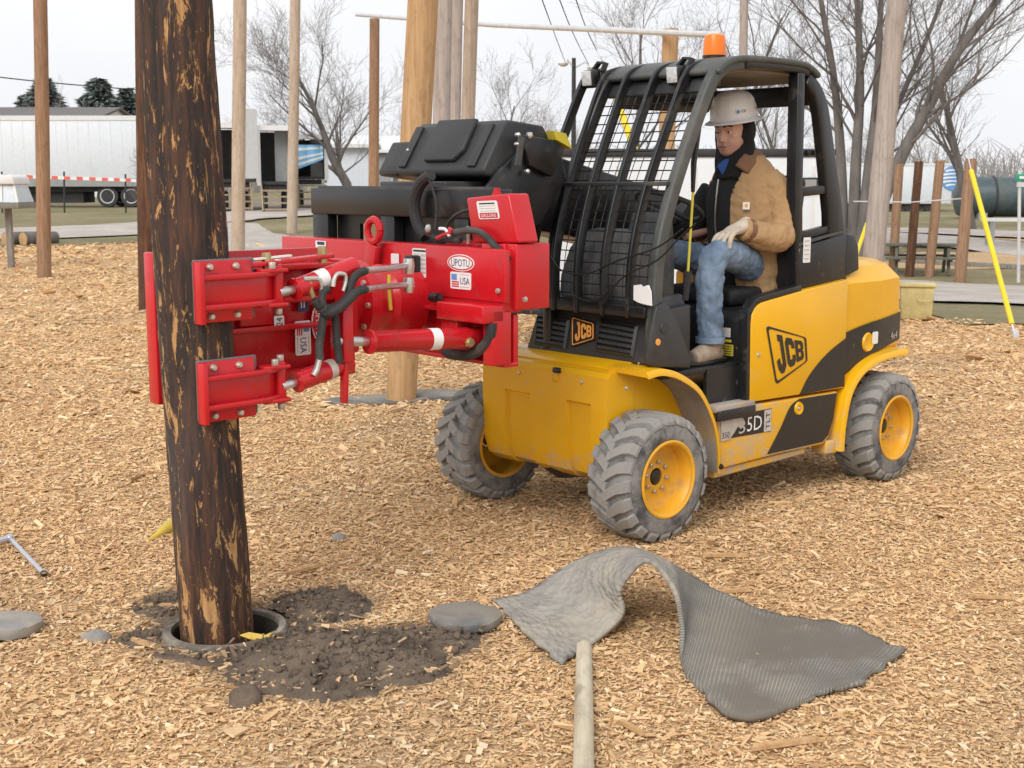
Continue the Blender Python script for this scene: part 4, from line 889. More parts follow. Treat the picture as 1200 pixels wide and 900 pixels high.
# wide frame across the truck
mb = MB(); mb.box((.90, -.175, 1.225), (.10, 1.61, .25)); mb.build('frame_beam', M['red'], CL, bevel=.005)
mb = MB(); mb.box((.945, .40, 1.245), (.025, .50, .205)); mb.build('front_plate', M['red'], CL, bevel=.004)
mb = MB(); mb.prism([(-.55, 1.09), (-.30, .885), (.62, .885), (.62, 1.09)], 'x', .86, .885); mb.build('lower_plate', M['red'], CL, bevel=.004)
mb = MB(); mb.box((.90, .16, .892), (.075, .93, .018)); mb.build('bottom_flange', M['red'], CL, bevel=.003)
mb = MB(); mb.box((.91, .05, 1.095), (.14, .85, .016)); mb.build('mid_flange', M['red'], CL, bevel=.003)
MB().box((1.0, .485, 1.10), (.11, .29, .07)).build('bracket_top', M['red'], CL, bevel=.006)
MB().box((.955, .60, 1.005), (.10, .06, .22)).build('bracket_post', M['red'], CL, bevel=.006)
MB().box((.99, .395, 1.03), (.09, .10, .12)).build('bracket_lug', M['red'], CL, bevel=.008)
# end block and the leaning oil tank on top
MB().box((.81, .605, 1.24), (.18, .095, .26)).build('end_block', M['red'], CL, bevel=.006)
MB().box((.885, .53, 1.24), (.06, .14, .255)).build('end_plate', M['red'], CL, bevel=.004)
MB().box((.79, .40, 1.355), (.16, .45, .02)).build('tank_shelf', M['red'], CL, bevel=.003)
q = [(.90, .385, 1.365), (.90, .665, 1.375), (.79, .665, 1.375), (.79, .385, 1.365), (.90, .345, 1.545), (.90, .605, 1.565), (.79, .605, 1.565), (.79, .345, 1.545)]
TK = MB().hexa([q[3], q[0], q[1], q[2], q[7], q[4], q[5], q[6]]).build('oil_tank', M['red'], CL, bevel=.010, seg=3)
MB().lathe([(.0, .03), (.014, .03), (.014, .012), (.02, .01), (.02, 0), (0, 0)], 'z', 14, (.85, .48, 1.555)).build('tank_cap', M['red'], TK)
cv_ = Vector((0, -.05, .185)).normalized(); cu_ = Vector((0, 1, .04)).normalized(); co = LX(572, 246, .902)
plate('sticker', M['white'], TK, co, cu_, cv_, .125, .074, .010, out=OX)
plate('sticker_band', M['redprint'], TK, co-cv_*.022+OX*.001, cu_, cv_, .108, .022, .004, out=OX)
text_on('sticker_text', 'GALLONS', M['white'], TK, co-cv_*.022+OX*.0035, cu_, cv_, .092, .014)
text_on('sticker_text', 'HOLDS 17 LITERS', M['inkblack'], TK, co+cv_*.036+OX*.0022, cu_, cv_, .095, .012) if False else None
for k, w0 in enumerate((.095, .10, .10, .09)): plate('print_line', M['inkblack'] if k == 0 else M['silver'], TK, co+cv_*(.026-.010*k)+OX*.001, cu_, cv_, w0, .006 if k == 0 else .003, th=.0008, out=OX)
# stickers on the frame face
def st(px, py, w_, h_, x=.9585, mat='white', r=.006): c = LX(px, py, x); plate('sticker', M[mat], CL, c, U, W_, w_, h_, r, out=OX); return c
FX = .959
c = LX(540, 308, FX); n = 28
mb = MB(); mb.prism([(c.y+.085*math.cos(6.2832*k/n), c.z+.034*math.sin(6.2832*k/n)) for k in range(n)], 'x', FX-.001, FX+.001); mb.build('oval_badge', M['white'], CL)
mb = MB(); mb.prism([(c.y+.080*math.cos(6.2832*k/n), c.z+.0305*math.sin(6.2832*k/n)) for k in range(n)], 'x', FX, FX+.0016); mb.build('oval_badge_ring', M['redprint'], CL)
mb = MB(); mb.prism([(c.y+.072*math.cos(6.2832*k/n), c.z+.025*math.sin(6.2832*k/n)) for k in range(n)], 'x', FX, FX+.0022); mb.build('oval_badge_field', M['white'], CL)
text_on('badge_text', 'UPOTU', M['navy'], CL, (FX+.003, c.y, c.z), U, W_, .115, .030)
def usa(c, u, v, out, par=CL):
    plate('sticker', M['white'], par, c, u, v, .130, .068, .008, out=out); u, v = Vector(u), Vector(v); out = Vector(out)
    plate('flag_field', M['blueprint'], par, c-u*.040+v*.014+out*.001, u, v, .034, .024, out=out)
    for k in range(3): plate('flag_stripe', M['redprint'], par, c-u*.033-v*(.006+.009*k)+out*.001, u, v, .046, .006, th=.0008, out=out)
    text_on('sticker_text', 'USA', M['navy'], par, c+u*.028+out*.0028, u, v, .058, .028)
    for k in (-1, 1): plate('print_line', M['silver'], par, c+u*.026+v*.025*k+out*.001, u, v, .06, .004, th=.0008, out=out)
usa(LX(540, 329, FX), U, W_, OX)
c = LX(492, 308, .952); plate('sticker', M['white'], CL, c, U, W_, .10, .120, .008, out=OX)
plate('print_line', M['inkblack'], CL, c+W_*.050+OX*.001, U, W_, .085, .008, th=.0008, out=OX)
for i in range(5):
    for j in range(2): plate('print_line', M['silver'], CL, c+W_*(.032-.018*i)+U*(-.022+.046*j)+OX*.001, U, W_, .034, .010, th=.0008, out=OX)
st(376, 288, .085, .045, .952); st(463, 304, .055, .050, .955)
plate('print_line', M['navy'], CL, LX(376, 285, .954), U, W_, .06, .014, out=OX, r=.006)
# lifting eye
c = LX(438, 270, .985); R0 = .047
mb = MB(); mb.tube([c+U*R0*math.cos(6.2832*k/24)+W_*R0*math.sin(6.2832*k/24) for k in range(25)], .016, 8, cap=False); mb.build('lifting_eye', M['red'], CL)
MB().bar([c-W_*.06, c-W_*.28+U*-.06], .075, .03, (0, 1, 0)).build('eye_bar', M['red'], CL, bevel=.006)
# rotator between frame and jaw head
RC = Vector((0, .02, 1.12))
mb = MB(); mb.lathe([(0, .95), (.15, .95), (.15, 1.10), (.13, 1.12), (.13, 1.20), (.175, 1.21), (.175, 1.26), (.12, 1.27), (.12, 1.40), (0, 1.40)], 'x', 40, RC); mb.build('rotator', M['red'], CL, angle=30)
for k in range(10):
    a = 6.2832*k/10; MB().lathe([(0, 1.275), (.012, 1.274), (.013, 1.26)], 'x', 6, (0, RC.y+.150*math.cos(a), RC.z+.150*math.sin(a))).build('bolt', M['bolt'], CL)
# jaw head: fixed plate behind the pole plus stiffened body
mb = MB(); mb.box((1.835, .175, 1.095), (.71, .03, .53)); HD = mb.build('fixed_jaw', M['red'], CL, bevel=.004)
MB().box((1.43, .12, 1.10), (.10, .30, .30)).build('neck', M['red'], HD, bevel=.01)
MB().box((2.185, .158, 1.095), (.03, .07, .54)).build('end_flange', M['red'], HD, bevel=.004)
for z in (1.28, .92): MB().box((2.085, .207, z), (.18, .034, .16)).build('rubber_pad', M['pad'], HD, bevel=.006)
mb = MB(); mb.box((1.72, .215, 1.10), (.52, .05, .40)); BD = mb.build('jaw_body', M['red'], CL, bevel=.006)
for z, d in ((1.30, .07), (1.175, .045), (1.075, .045), (.905, .07)): MB().box((1.72, .24+d/2, z), (.50, d, .02)).build('stiffener', M['red'], BD, bevel=.003)
MB().box((1.965, .26, 1.10), (.02, .09, .40)).build('stiffener', M['red'], BD, bevel=.003)
MB().box((1.475, .27, 1.10), (.05, .14, .44)).build('body_flange', M['red'], BD, bevel=.006)
MB().box((1.84, .262, 1.125), (.14, .03, .075)).build('valve_block', M['red'], BD, bevel=.006)
def hst(px, py, w_, h_, y, mat='white', r=.005): c = LY(px, py, y); plate('sticker', M[mat], BD, c, UM, W_, w_, h_, r, out=OY); return c
c = hst(327, 377, .042, .045, .280); text_on('sticker_text', '24', M['inkblack'], BD, c+OY*.003, W_, OX, .03, .026)
usa(LY(355, 396, .262), -W_, UM, OY, BD)
c = hst(355, 350, .045, .10, .262, 'navy'); [plate('print_line', M['white'], BD, c+OY*.001+UM*(-.008+.012*k), W_, OX, .07, .005, th=.0008, out=OY) for k in range(2)]
c = LY(373, 378, .262); mb = MB(); mb.prism([(c.x+.03*math.cos(6.2832*k/20), c.z+.07*math.sin(6.2832*k/20)) for k in range(20)], 'y', .261, .2635); mb.build('oval_badge', M['white'], BD)
mb = MB(); mb.prism([(c.x+.026*math.cos(6.2832*k/20), c.z+.063*math.sin(6.2832*k/20)) for k in range(20)], 'y', .262, .2642); mb.build('oval_badge_ring', M['redprint'], BD)
text_on('badge_text', 'UPOTU', M['white'], BD, (c.x, .2655, c.z), -W_, UM, .10, .03)
# two clamping arms on the near side
def arm(zc, px0):
    a = empty_part('clamp_arm', CL); T = .014
    # arm plate, plan polyline
    pl_ = spline([(1.86, .435), (1.93, .470), (2.0, .487), (2.10, .492), (2.20, .500)], 4)
    def strip(i0, i1, z0, z1, off=0., th=T):
        mb = MB(); seg = pl_[i0:i1+1]; vs = []; fs = []
        for i, (x, y) in enumerate(seg): vs += [(x, y+off, z0), (x, y+off+th, z0), (x, y+off+th, z1), (x, y+off, z1)]
        for i in range(len(seg)-1):
            for k in range(4): p = i*4+k; q_ = i*4+(k+1) % 4; fs.append((p, q_, q_+4, p+4))
        fs += [(3, 2, 1, 0), tuple((len(seg)-1)*4+k for k in range(4))]; mb.add(vs, fs); return mb
    o = strip(0, 16, zc-.055, zc+.055); A = o.build('clamp_arm', M['red'], CL, bevel=.003); bpy.data.objects.remove(a)
    strip(7, 16, zc-.104, zc+.104, -.006).build('pad_plate', M['red'], A, bevel=.003)
    strip(6, 16, zc-.100, zc+.108, -.026, .02).build('rubber_pad', M['pad'], A, bevel=.004)
    for z in (zc+.050, zc-.050): strip(0, 16, z-.009, z+.009, T-.002, .030).build('arm_rib', M['red'], A, bevel=.003)
    x, y = pl_[16]; MB().box((x, y+.022, zc), (.018, .050, .21)).build('arm_rib', M['red'], A, bevel=.003)
    for i in (10, 14):
        for s_ in (1, -1):
            x, y = pl_[i]; MB().lathe([(0, .016), (.008, .015), (.013, .008), (.013, 0)], 'y', 8, (x, y+.008, zc+s_*.083)).build('bolt', M['bolt'], A)
    cyl('hinge_pin', (1.862, .465, zc-.075), (1.862, .465, zc+.075), .020, M['red'], A)
    for s_ in (1, -1): cyl('pin_nut', (1.862, .465, zc+s_*.075), (1.862, .465, zc+s_*.098), .015, M['bolt'], A, 6)
    MB().box((1.90, .475, zc+.060), (.11, .07, .014)).build('hinge_ear', M['red'], A, bevel=.004); MB().box((1.90, .475, zc-.060), (.11, .07, .014)).build('hinge_ear', M['red'], A, bevel=.004)
    cyl('pin_nut', (1.905, .50, zc+.066), (1.905, .50, zc+.09), .014, M['bolt'], A, 6)
def empty_part(n, p): o = bpy.data.objects.new(n, None); COL.objects.link(o); o.parent = p; return o
arm(1.245, 218); arm(.905, 232)
# cylinders
def ram(a, b, c, rr, rb, nm='ram'):
    a, b, c = Vector(a), Vector(b), Vector(c)
    B = MB().tube([b, b.lerp(c, .03), b.lerp(c, .04), c], [rb*1.12, rb*1.12, rb, rb], 20).build(nm, M['red'], CL, angle=50)
    cyl('ram_rod', a, b, rr, M['steel'], B); return B
b1 = ram((1.865, .475, 1.225), (1.80, .47, 1.232), (1.52, .44, 1.30), .016, .036)
MB().tube([(1.705, .460, 1.255), (1.660, .4552, 1.266)], .0368, 20).build('sticker_band', M['white'], b1)
b2 = ram((1.865, .475, .89), (1.80, .47, .898), (1.55, .44, .945), .016, .036)
MB().tube([(1.66, .4535, .924), (1.63, .45, .93)], .0368, 20).build('sticker_band', M['silver'], b2)
b3 = ram((1.64, .47, 1.035), (1.49, .48, 1.02), (1.03, .50, 1.0), .018, .042)
MB().tube([(1.215, .4915, 1.008), (1.17, .4937, 1.006)], .0428, 20).build('sticker_band', M['white'], b3)
MB().box((.985, .50, .998), (.10, .06, .075)).build('ram_eye', M['red'], b3, bevel=.015)
q = LY(549, 401, .535); MB().lathe([(0, .02), (.016, .02), (.020, .012), (.020, 0)], 'y', 8, q).build('ram_pin', M['brass'], b3)
MB().lathe([(0, .006), (.016, .005), (.026, 0), (.026, -.05)], 'y', 16, (.93, .52, .995)).build('ram_boss', M['red'], b3)
MB().bar([(1.98, .46, 1.325), (1.62, .44, 1.345)], .05, .016, (0, 1, 0)).build('link_bar', M['red'], CL, bevel=.004)
MB().bar([(1.96, .462, 1.345), (1.80, .452, 1.352)], .022, .006, (0, 1, 0)).build('link_strip', M['white'], CL)
for x, y, z in ((1.90, .455, 1.335), (1.66, .445, 1.35)): MB().lathe([(0, .03), (.015, .03), (.018, .018), (.018, -.03), (0, -.03)], 'z', 8, (x, y, z)).build('link_bolt', M['brass'], CL)
MB().bar([(1.585, .47, 1.0), (1.59, .47, .93), (1.60, .475, .80)], .02, .032, (1, 0, 0)).build('drop_lug', M['red'], CL, bevel=.004)
MB().box((1.585, .45, 1.05), (.05, .09, .20)).build('head_cheek', M['red'], CL, bevel=.008)
# hoses and fittings
def hs_(pts, y, r, mat='hose', nm='hose', par=CL, n=10):
    P3 = [LY(px, py, y if not isinstance(y, tuple) else y[0]+(y[1]-y[0])*i/(len(pts)-1)) for i, (px, py) in enumerate(pts)]
    return MB().tube(spline(P3, 6), r, n).build(nm, M[mat], par)
hs_([(428, 317), (418, 322), (411, 333), (409, 345), (400, 356), (388, 361), (375, 360), (368, 352)], (.50, .50), .016)
hs_([(428, 339), (418, 342), (410, 350), (400, 359), (390, 366), (382, 367), (378, 362)], (.52, .52), .017)
hs_([(385, 338), (378, 345), (379, 358), (390, 365)], .51, .014)
hs_([(381, 362), (377, 385), (374, 408), (375, 421)], .50, .015)
hs_([(392, 365), (394, 385), (395, 402), (398, 425)], .50, .014)
hs_([(374, 421), (371, 433), (367, 440)], .50, .012, 'steel', 'hose_fitting')
hs_([(430, 317), (455, 315), (478, 311)], (.50, .34), .012, 'steel', 'hose_fitting'); hs_([(430, 339), (455, 336), (478, 334)], (.52, .36), .012, 'steel', 'hose_fitting')
hs_([(355, 327), (372, 327), (377, 335), (377, 342)], .49, .010, 'steel', 'hose_fitting')
hs_([(390, 336), (392, 326), (396, 321), (404, 322), (405, 330), (402, 341)], .50, .008, 'steel', 'hose_fitting')
hs_([(363, 330), (364, 340), (367, 348)], .49, .010, 'brass', 'hose_fitting')
MB().lathe([(0, .03), (.02, .03), (.024, 0), (.02, -.03), (0, -.03)], 'z', 12, LY(479, 312, .34)).build('hose_fitting', M['steel'], CL); MB().lathe([(0, .03), (.02, .03), (.024, 0), (.02, -.03), (0, -.03)], 'z', 12, LY(479, 334, .36)).build('hose_fitting', M['steel'], CL)
q = LX(479, 322, 1.0); MB().box(q-OX*.02, (.05, .05, .16)).build('valve', M['blk'], CL, bevel=.006)
hs_([(456, 322), (456, 335), (457, 352), (458, 363)], .36, .007, 'yst', 'strap')
mb = MB(); c = LX(470, 374, 1.02); mb.box(c, (.015, .055, .10), Euler((R_(-14), 0, 0)).to_matrix()); tg = mb.build('tag_plate', M['blk'], CL, bevel=.008)
plate('print_line', M['white'], tg, c+OX*.008, (0, .24, .97), (0, -.97, .24), .07, .012, th=.0006, out=OX)
mb = MB(); mb.tube(spline([LX(px, py, 1.0) for px, py in ((576, 378), (574, 395), (565, 408), (548, 416), (530, 415), (521, 411))], 5), .022, 10); mb.build('hose', M['hose'], CL)
q = LX(511, 349, .99); MB().lathe([(0, -.03), (.02, -.03), (.022, .02), (0, .02)], 'y', 12, q).build('cap', M['blk'], CL)
for a, b_ in (((549, 265), (549, 286)),): MB().tube([LX(*a, .88), LX(*b_, .88)], .008, 8).build('stud', M['bolt'], CL)
mb = MB(); mb.tube(spline([LX(px, py, .93) for px, py in ((534, 272), (552, 270), (566, 274), (580, 288), (592, 300), (596, 304))], 5), .014, 10); mb.build('hose', M['hose'], CL)
mb = MB(); mb.tube(spline([LX(px, py, .93) for px, py in ((515, 268), (522, 269), (527, 277))], 4), .007, 6); mb.build('cable', M['white'], CL)
mb = MB(); mb.tube(spline([LX(px, py, .93) for px, py in ((512, 279), (520, 275), (530, 271), (526, 268))], 4), .008, 6); mb.build('cable', M['redprint'], CL)
mb = MB(); mb.tube(spline([LX(px, py, .90) for px, py in ((498, 272), (505, 276), (513, 280), (540, 282))], 4), .012, 8); mb.build('hose', M['hose'], CL)
MB().ell(LX(502, 268, .92), (.015, .015, .02), n=8).build('hose_fitting', M['steel'], CL)
for px, py, x in ((584, 341, .962), (592, 342, .93), (616, 351, .91)): MB().lathe([(0, .010), (.010, .008), (.012, 0)], 'x', 10, LX(px, py, x)).build('bolt', M['bolt'], CL)
text_on('stencil', '7.4306', M['white'], BD, LY(403, 315, .30), UM, W_, .10, .028)
MB().box((1.50, .285, 1.28), (.14, .02, .06)).build('stencil_plate', M['red'], BD, bevel=.003)
mb = MB(); mb.tube(spline([LX(px, py, .7) for px, py in ((611, 270), (616, 276), (620, 285))], 4), .006, 6); mb.build('cable', M['wire'], CL)
# ================================================================== driver
M['skin'] = paint('skin', (.66, .40, .32), .45, .05, dirt=(.60, .29, .23), damt=.2, dscale=14)
M['duck'] = paint('duck_canvas', (.41, .255, .125), .9, .10, dirt=(.36, .22, .11), damt=.02, dscale=5, bump=.4, bscale=20, vscale=4)
M['cord'] = paint('brown_corduroy', (.20, .105, .06), .95, .15, bump=.4, bscale=90)
M['fleece'] = paint('black_fleece', (.012, .012, .013), .95, .2, bump=.4, bscale=30)
M['denim'] = NT('denim')
_m = M['denim']; _v = _m.noise(7, 5, .6); _w = _m.noise(160, 3, .7)
_c = _m.ramp(_v, [(.3, (.10, .15, .235)), (.6, (.19, .265, .37)), (.8, (.28, .36, .46))]); _k = _m.noise(4, 4, .6, loc=(2, 5, 3)); _c = _m.mix(_m.ramp(_k, [(.60, 0.), (.72, .45)]), _c, (.30, .23, .14))
_m.color(_c); _m.rough(.9); _m.bump(_m.mix(.4, _m.noise(16, 4, .6), _w), .6, .01); M['denim'] = _m.m
M['blue'] = paint('blue_shirt', (.03, .10, .36), .9, .15)
M['glove'] = paint('leather_glove', (.58, .50, .40), .85, .12, dirt=(.35, .27, .2), damt=.35, dscale=12, bump=.4, bscale=40)
M['boot'] = paint('suede_boot', (.26, .19, .125), .95, .15, dirt=(.40, .33, .26), damt=.5, dscale=10, bump=.5, bscale=40)
M['hat'] = paint('white_helmet', (.88, .88, .88), .3, .02, dirt=(.7, .68, .64), damt=.05)
M['hair'] = paint('short_brown_hair', (.06, .04, .03), .9, .2)
M['lip'] = paint('lips', (.38, .15, .12), .5); M['eyew'] = paint('eye_white', (.7, .68, .66), .3); M['iris'] = paint('iris', (.03, .025, .02), .2)
M['stub'] = paint('stubble', (.34, .20, .15), .7, .2)
_s = NT('face_skin'); _z = _s.sep()[2]; _n = _s.noise(22, 5, .6); _cc = _s.ramp(_n, [(.3, (.60, .335, .255)), (.7, (.70, .44, .35))])
_cc = _s.mix(_s.ramp(_s.math('SUBTRACT', 1.815, _z), [(.0, 0.), (.03, .42)]), _cc, (.36, .225, .18)); _s.color(_cc); _s.rough(.5); _s.b.inputs['Subsurface Weight'].default_value = .08; _s.b.inputs['Subsurface Radius'].default_value = (.01, .004, .002)
_s.bump(_s.noise(120, 3, .6), .15, .002); M['skin'] = _s.m
PR = empty('person', FO, FRZ, 'driver in white hard hat and tan work jacket sitting in the forklift cab', 'person')
def fused(mb, name, mat, vox, parent, smooth=6, disp=None, mats=None):
    o = mb.build(name, mat, parent, merge=0)
    r = o.modifiers.new('fuse', 'REMESH'); r.mode = 'VOXEL'; r.voxel_size = vox; r.use_smooth_shade = True
    s_ = o.modifiers.new('soft', 'SMOOTH'); s_.factor = .5; s_.iterations = smooth
    for q_ in (disp or ()):
        t = bpy.data.textures.new(name, 'CLOUDS'); t.noise_scale = q_[0]; t.noise_depth = 3; t.noise_type = q_[2]
        d = o.modifiers.new('folds', 'DISPLACE'); d.texture = t; d.strength = q_[1]; d.mid_level = .5; d.texture_coords = 'LOCAL'
    dg = bpy.context.evaluated_depsgraph_get(); bpy.context.view_layer.update(); dg = bpy.context.evaluated_depsgraph_get()
    me = bpy.data.meshes.new_from_object(o.evaluated_get(dg)); o.modifiers.clear(); o.data = me
    me.polygons.foreach_set('use_smooth', [True]*len(me.polygons))
    return o
V = Vector
HC = V((-.945, .22, 1.845))                       # head centre
hz = R_(4); hf = V((math.cos(hz), math.sin(hz), -.10)).normalized(); hl = V((-math.sin(hz), math.cos(hz), 0)); hu = hf.cross(hl)
def H(f, l, u): return HC+hf*f+hl*l+hu*u
HR = Matrix((hf, hl, hu)).transposed()
# body: head, neck and (under the clothes) the trunk and limbs, one continuous skin
mb = MB()
mb.ell(H(-.008, 0, .022), (.096, .080, .098), HR, 24); mb.ell(H(.018, 0, -.040), (.074, .072, .070), HR, 20); mb.ell(H(.052, 0, -.078), (.036, .042, .030), HR, 16)
mb.ell(H(.062, 0, -.030), (.030, .046, .040), HR, 16)
mb.tube([H(.083, 0, .022), H(.103, 0, -.012), H(.110, 0, -.024)], [(.010, .011), (.013, .014), (.013, .017)], 10); mb.ell(H(.104, 0, -.026), (.014, .018, .011), HR, 10)
mb.tube([H(.070, .048, .034), H(.088, .026, .042), H(.090, 0, .036), H(.088, -.026, .042), H(.070, -.048, .034)], .0125, 8)
mb.ell(H(.050, .042, -.008), (.030, .022, .022), HR, 12); mb.ell(H(.050, -.042, -.008), (.030, .022, .022), HR, 12)
mb.ell(H(.088, 0, -.052), (.012, .026, .007), HR, 10); mb.ell(H(.085, 0, -.066), (.013, .022, .008), HR, 10)
for s_ in (1, -1): mb.ell(H(-.012, s_*.076, -.010), (.020, .010, .032), HR, 12)
mb.tube([H(-.015, 0, -.05), H(-.03, 0, -.12), V((-1.0, .22, 1.66))], [.056, .055, .066], 16)
mb.tube([V((-1.0, .22, 1.68)), V((-1.03, .22, 1.45)), V((-1.06, .22, 1.15))], [(.06, .12), (.08, .12), (.08, .12)], 16)
for s_ in (1, -1): mb.tube([V((-1.02, .22+s_*.15, 1.60)), V((-1.06, .22+s_*.20, 1.36)), V((-.80, .22+s_*.18, 1.33))], [.03, .026, .022], 10); mb.tube([V((-1.06, .22+s_*.08, 1.14)), V((-.84, .22+s_*.14, 1.21)), V((-.58, .22+s_*.19, 1.24)), V((-.53, .22+s_*.20, 1.1)), V((-.53, .22+s_*.20, .90))], [.05, .04, .035, .035, .035], 10)
body = fused(mb, 'body', M['skin'], .0058, PR, 3)
for s_ in (1, -1):
    e = MB().ell(H(.074, s_*.030, .014), (.011, .014, .010), HR, 12).build('eye', M['eyew'], PR); MB().ell(H(.0835, s_*.031, .013), (.004, .006, .006), HR, 10).build('iris', M['iris'], e)
    MB().tube([H(.078, s_*.050, .022), H(.090, s_*.032, .0235), H(.090, s_*.014, .018)], .0042, 6).build('eyelid', M['skin'], e)
    MB().tube([H(.078, s_*.054, .040), H(.098, s_*.034, .046), H(.101, s_*.012, .040)], [.003, .005, .004], 6).build('eyebrow', M['hair'], PR)
MB().tube([H(.094, .024, -.058), H(.1005, .010, -.056), H(.1005, -.010, -.056), H(.094, -.024, -.058)], [.003, .0055, .0055, .003], 8).build('mouth', M['lip'], PR)
# jeans
def limb(mb, pts, n=16):
    P = [p[:3] for p in pts]; r = [p[3] for p in pts]; mb.tube(spline(P, 4), [float(x) for x in np.interp(np.linspace(0, len(r)-1, 4*(len(r)-1)+1), range(len(r)), r)], n)
mb = MB(); mb.ell((-1.08, .21, 1.13), (.15, .19, .12), None, 20)
limb(mb, [(-1.05, .30, 1.15, .095), (-.82, .38, 1.235, .088), (-.585, .445, 1.268, .075), (-.515, .455, 1.22, .074)]); limb(mb, [(-.53, .455, 1.255, .072), (-.505, .455, 1.12, .070), (-.515, .455, .98, .066), (-.525, .452, .862, .066)])
mb.ell((-.535, .452, 1.255), (.075, .07, .07))
limb(mb, [(-1.05, .12, 1.15, .095), (-.82, .09, 1.22, .086), (-.60, .07, 1.255, .075), (-.53, .07, 1.20, .07)]); limb(mb, [(-.545, .07, 1.24, .07), (-.52, .075, 1.08, .066), (-.53, .075, .90, .062), (-.535, .075, .85, .062)])
jeans = fused(mb, 'jeans', M['denim'], .009, PR, 4, ((.08, .020, 'HARD_NOISE'), (.03, .008, 'HARD_NOISE')))
mb = MB(); mb.lathe([(.0655, .0), (.071, .002), (.071, .028), (.0655, .03)], 'z', 20, (-.525, .452, .846), closed=True); mb.build('hem', M['denim'], jeans)
# boots
for y, x in ((.452, -.53), (.078, -.54)):
    mb = MB(); limb(mb, [(x-.005, y, .91, .052), (x-.005, y, .83, .054), (x+.005, y, .79, .050)]); limb(mb, [(x-.055, y, .795, .040), (x+.03, y+.004, .80, .050), (x+.10, y+.012, .79, .046), (x+.155, y+.02, .782, .038)])
    b = fused(mb, 'boot', M['boot'], .007, PR, 4)
    mb = MB(); so_ = [(-.10, -.036), (-.04, -.042), (.03, -.044), (.10, -.042), (.16, -.034), (.195, 0), (.19, .04), (.15, .056), (.08, .056), (0, .046), (-.07, .042), (-.105, .015)]; mb.prism([(x+a_, y+b_) for a_, b_ in so_], 'z', .7515, .772); mb.build('sole', M['inkblack'], b, bevel=.005)
# black hooded fleece under the jacket, shirt at the neck
mb = MB(); mb.tube(spline([(-1.05, .20, 1.10), (-1.02, .205, 1.28), (-.985, .21, 1.48), (-.985, .215, 1.62)], 4), [(.12, .15), (.122, .152), (.125, .155), (.125, .155), (.125, .16), (.125, .16), (.125, .16), (.124, .16), (.122, .16), (.118, .158), (.11, .15), (.10, .14), (.085, .11)], 20, upv=(1, 0, 0))
limb(mb, [(-1.0, .06, 1.56, .075), (-.97, -.02, 1.44, .07), (-.86, -.03, 1.36, .062), (-.70, .06, 1.42, .05)])
hood = [H(-.045, 0, .03), H(-.06, 0, -.06)]
mb.ell(H(-.035, 0, .012), (.100, .094, .105), HR, 20); mb.tube([H(-.030, .0, -.05), H(-.030, 0, -.10), V((-1.0, .22, 1.64))], [.092, .096, .125], 16)
for s_ in (1, -1): mb.tube([H(-.004, s_*.086, .06), H(-.008, s_*.090, -.02), H(-.014, s_*.084, -.08), H(.004, s_*.074, -.135), H(.050, s_*.040, -.20)], [.020, .024, .028, .036, .036], 10)
fle = fused(mb, 'hooded_fleece', M['fleece'], .008, PR, 3)
mb = MB(); tri = [LY(839, 194, .195), LY(848, 187, .225), LY(857, 185, .25), LY(852, 197, .235), LY(846, 206, .215)]; mb.add(tri+[p_-V((.03, .01, 0)) for p_ in tri], [(0, 1, 2, 3, 4), (9, 8, 7, 6, 5)]+[(i, 5+i, 5+(i+1) % 5, (i+1) % 5) for i in range(5)]); mb.build('shirt', M['blue'], PR, bevel=.008, seg=3)
mb = MB(); mb.tube(spline([V((-.838, .222, 1.62)), V((-.832, .215, 1.52)), V((-.845, .20, 1.42)), V((-.87, .19, 1.34))], 5), .004, 6); mb.build('zip', M['steel'], fle)
# jacket: trunk, open at the front, and sleeves
mb = MB()
mb.tube(spline([(-1.08, .245, 1.07), (-1.06, .245, 1.22), (-1.04, .245, 1.40), (-1.03, .24, 1.55), (-1.03, .235, 1.67), (-1.04, .23, 1.75)], 4), [(.185, .19), (.185, .19), (.185, .19), (.185, .19), (.184, .19), (.182, .19), (.18, .192), (.178, .195), (.176, .198), (.172, .20), (.17, .20), (.168, .20), (.162, .20), (.155, .198), (.147, .192), (.137, .182), (.125, .165), (.112, .145), (.10, .125), (.09, .108), (.082, .095)], 22, upv=(1, 0, 0))
limb(mb, [(-1.03, .365, 1.62, .080), (-1.05, .42, 1.55, .084), (-1.065, .455, 1.45, .084), (-1.04, .478, 1.36, .080), (-.95, .482, 1.335, .075), (-.84, .470, 1.355, .068), (-.735, .455, 1.385, .056)])
limb(mb, [(-1.03, .10, 1.58, .08), (-1.04, .02, 1.45, .08), (-.98, -.01, 1.36, .075), (-.85, .03, 1.36, .065)])
mb.tube(spline([(-1.06, .34, 1.24), (-1.06, .37, 1.12), (-1.07, .385, 1.06)], 4), [(.11, .06)]*9, 14, upv=(1, 0, 0))
jk = fused(mb, 'jacket', M['duck'], .0075, PR, 3, ((.10, .022, 'HARD_NOISE'), (.04, .005, 'HARD_NOISE')))
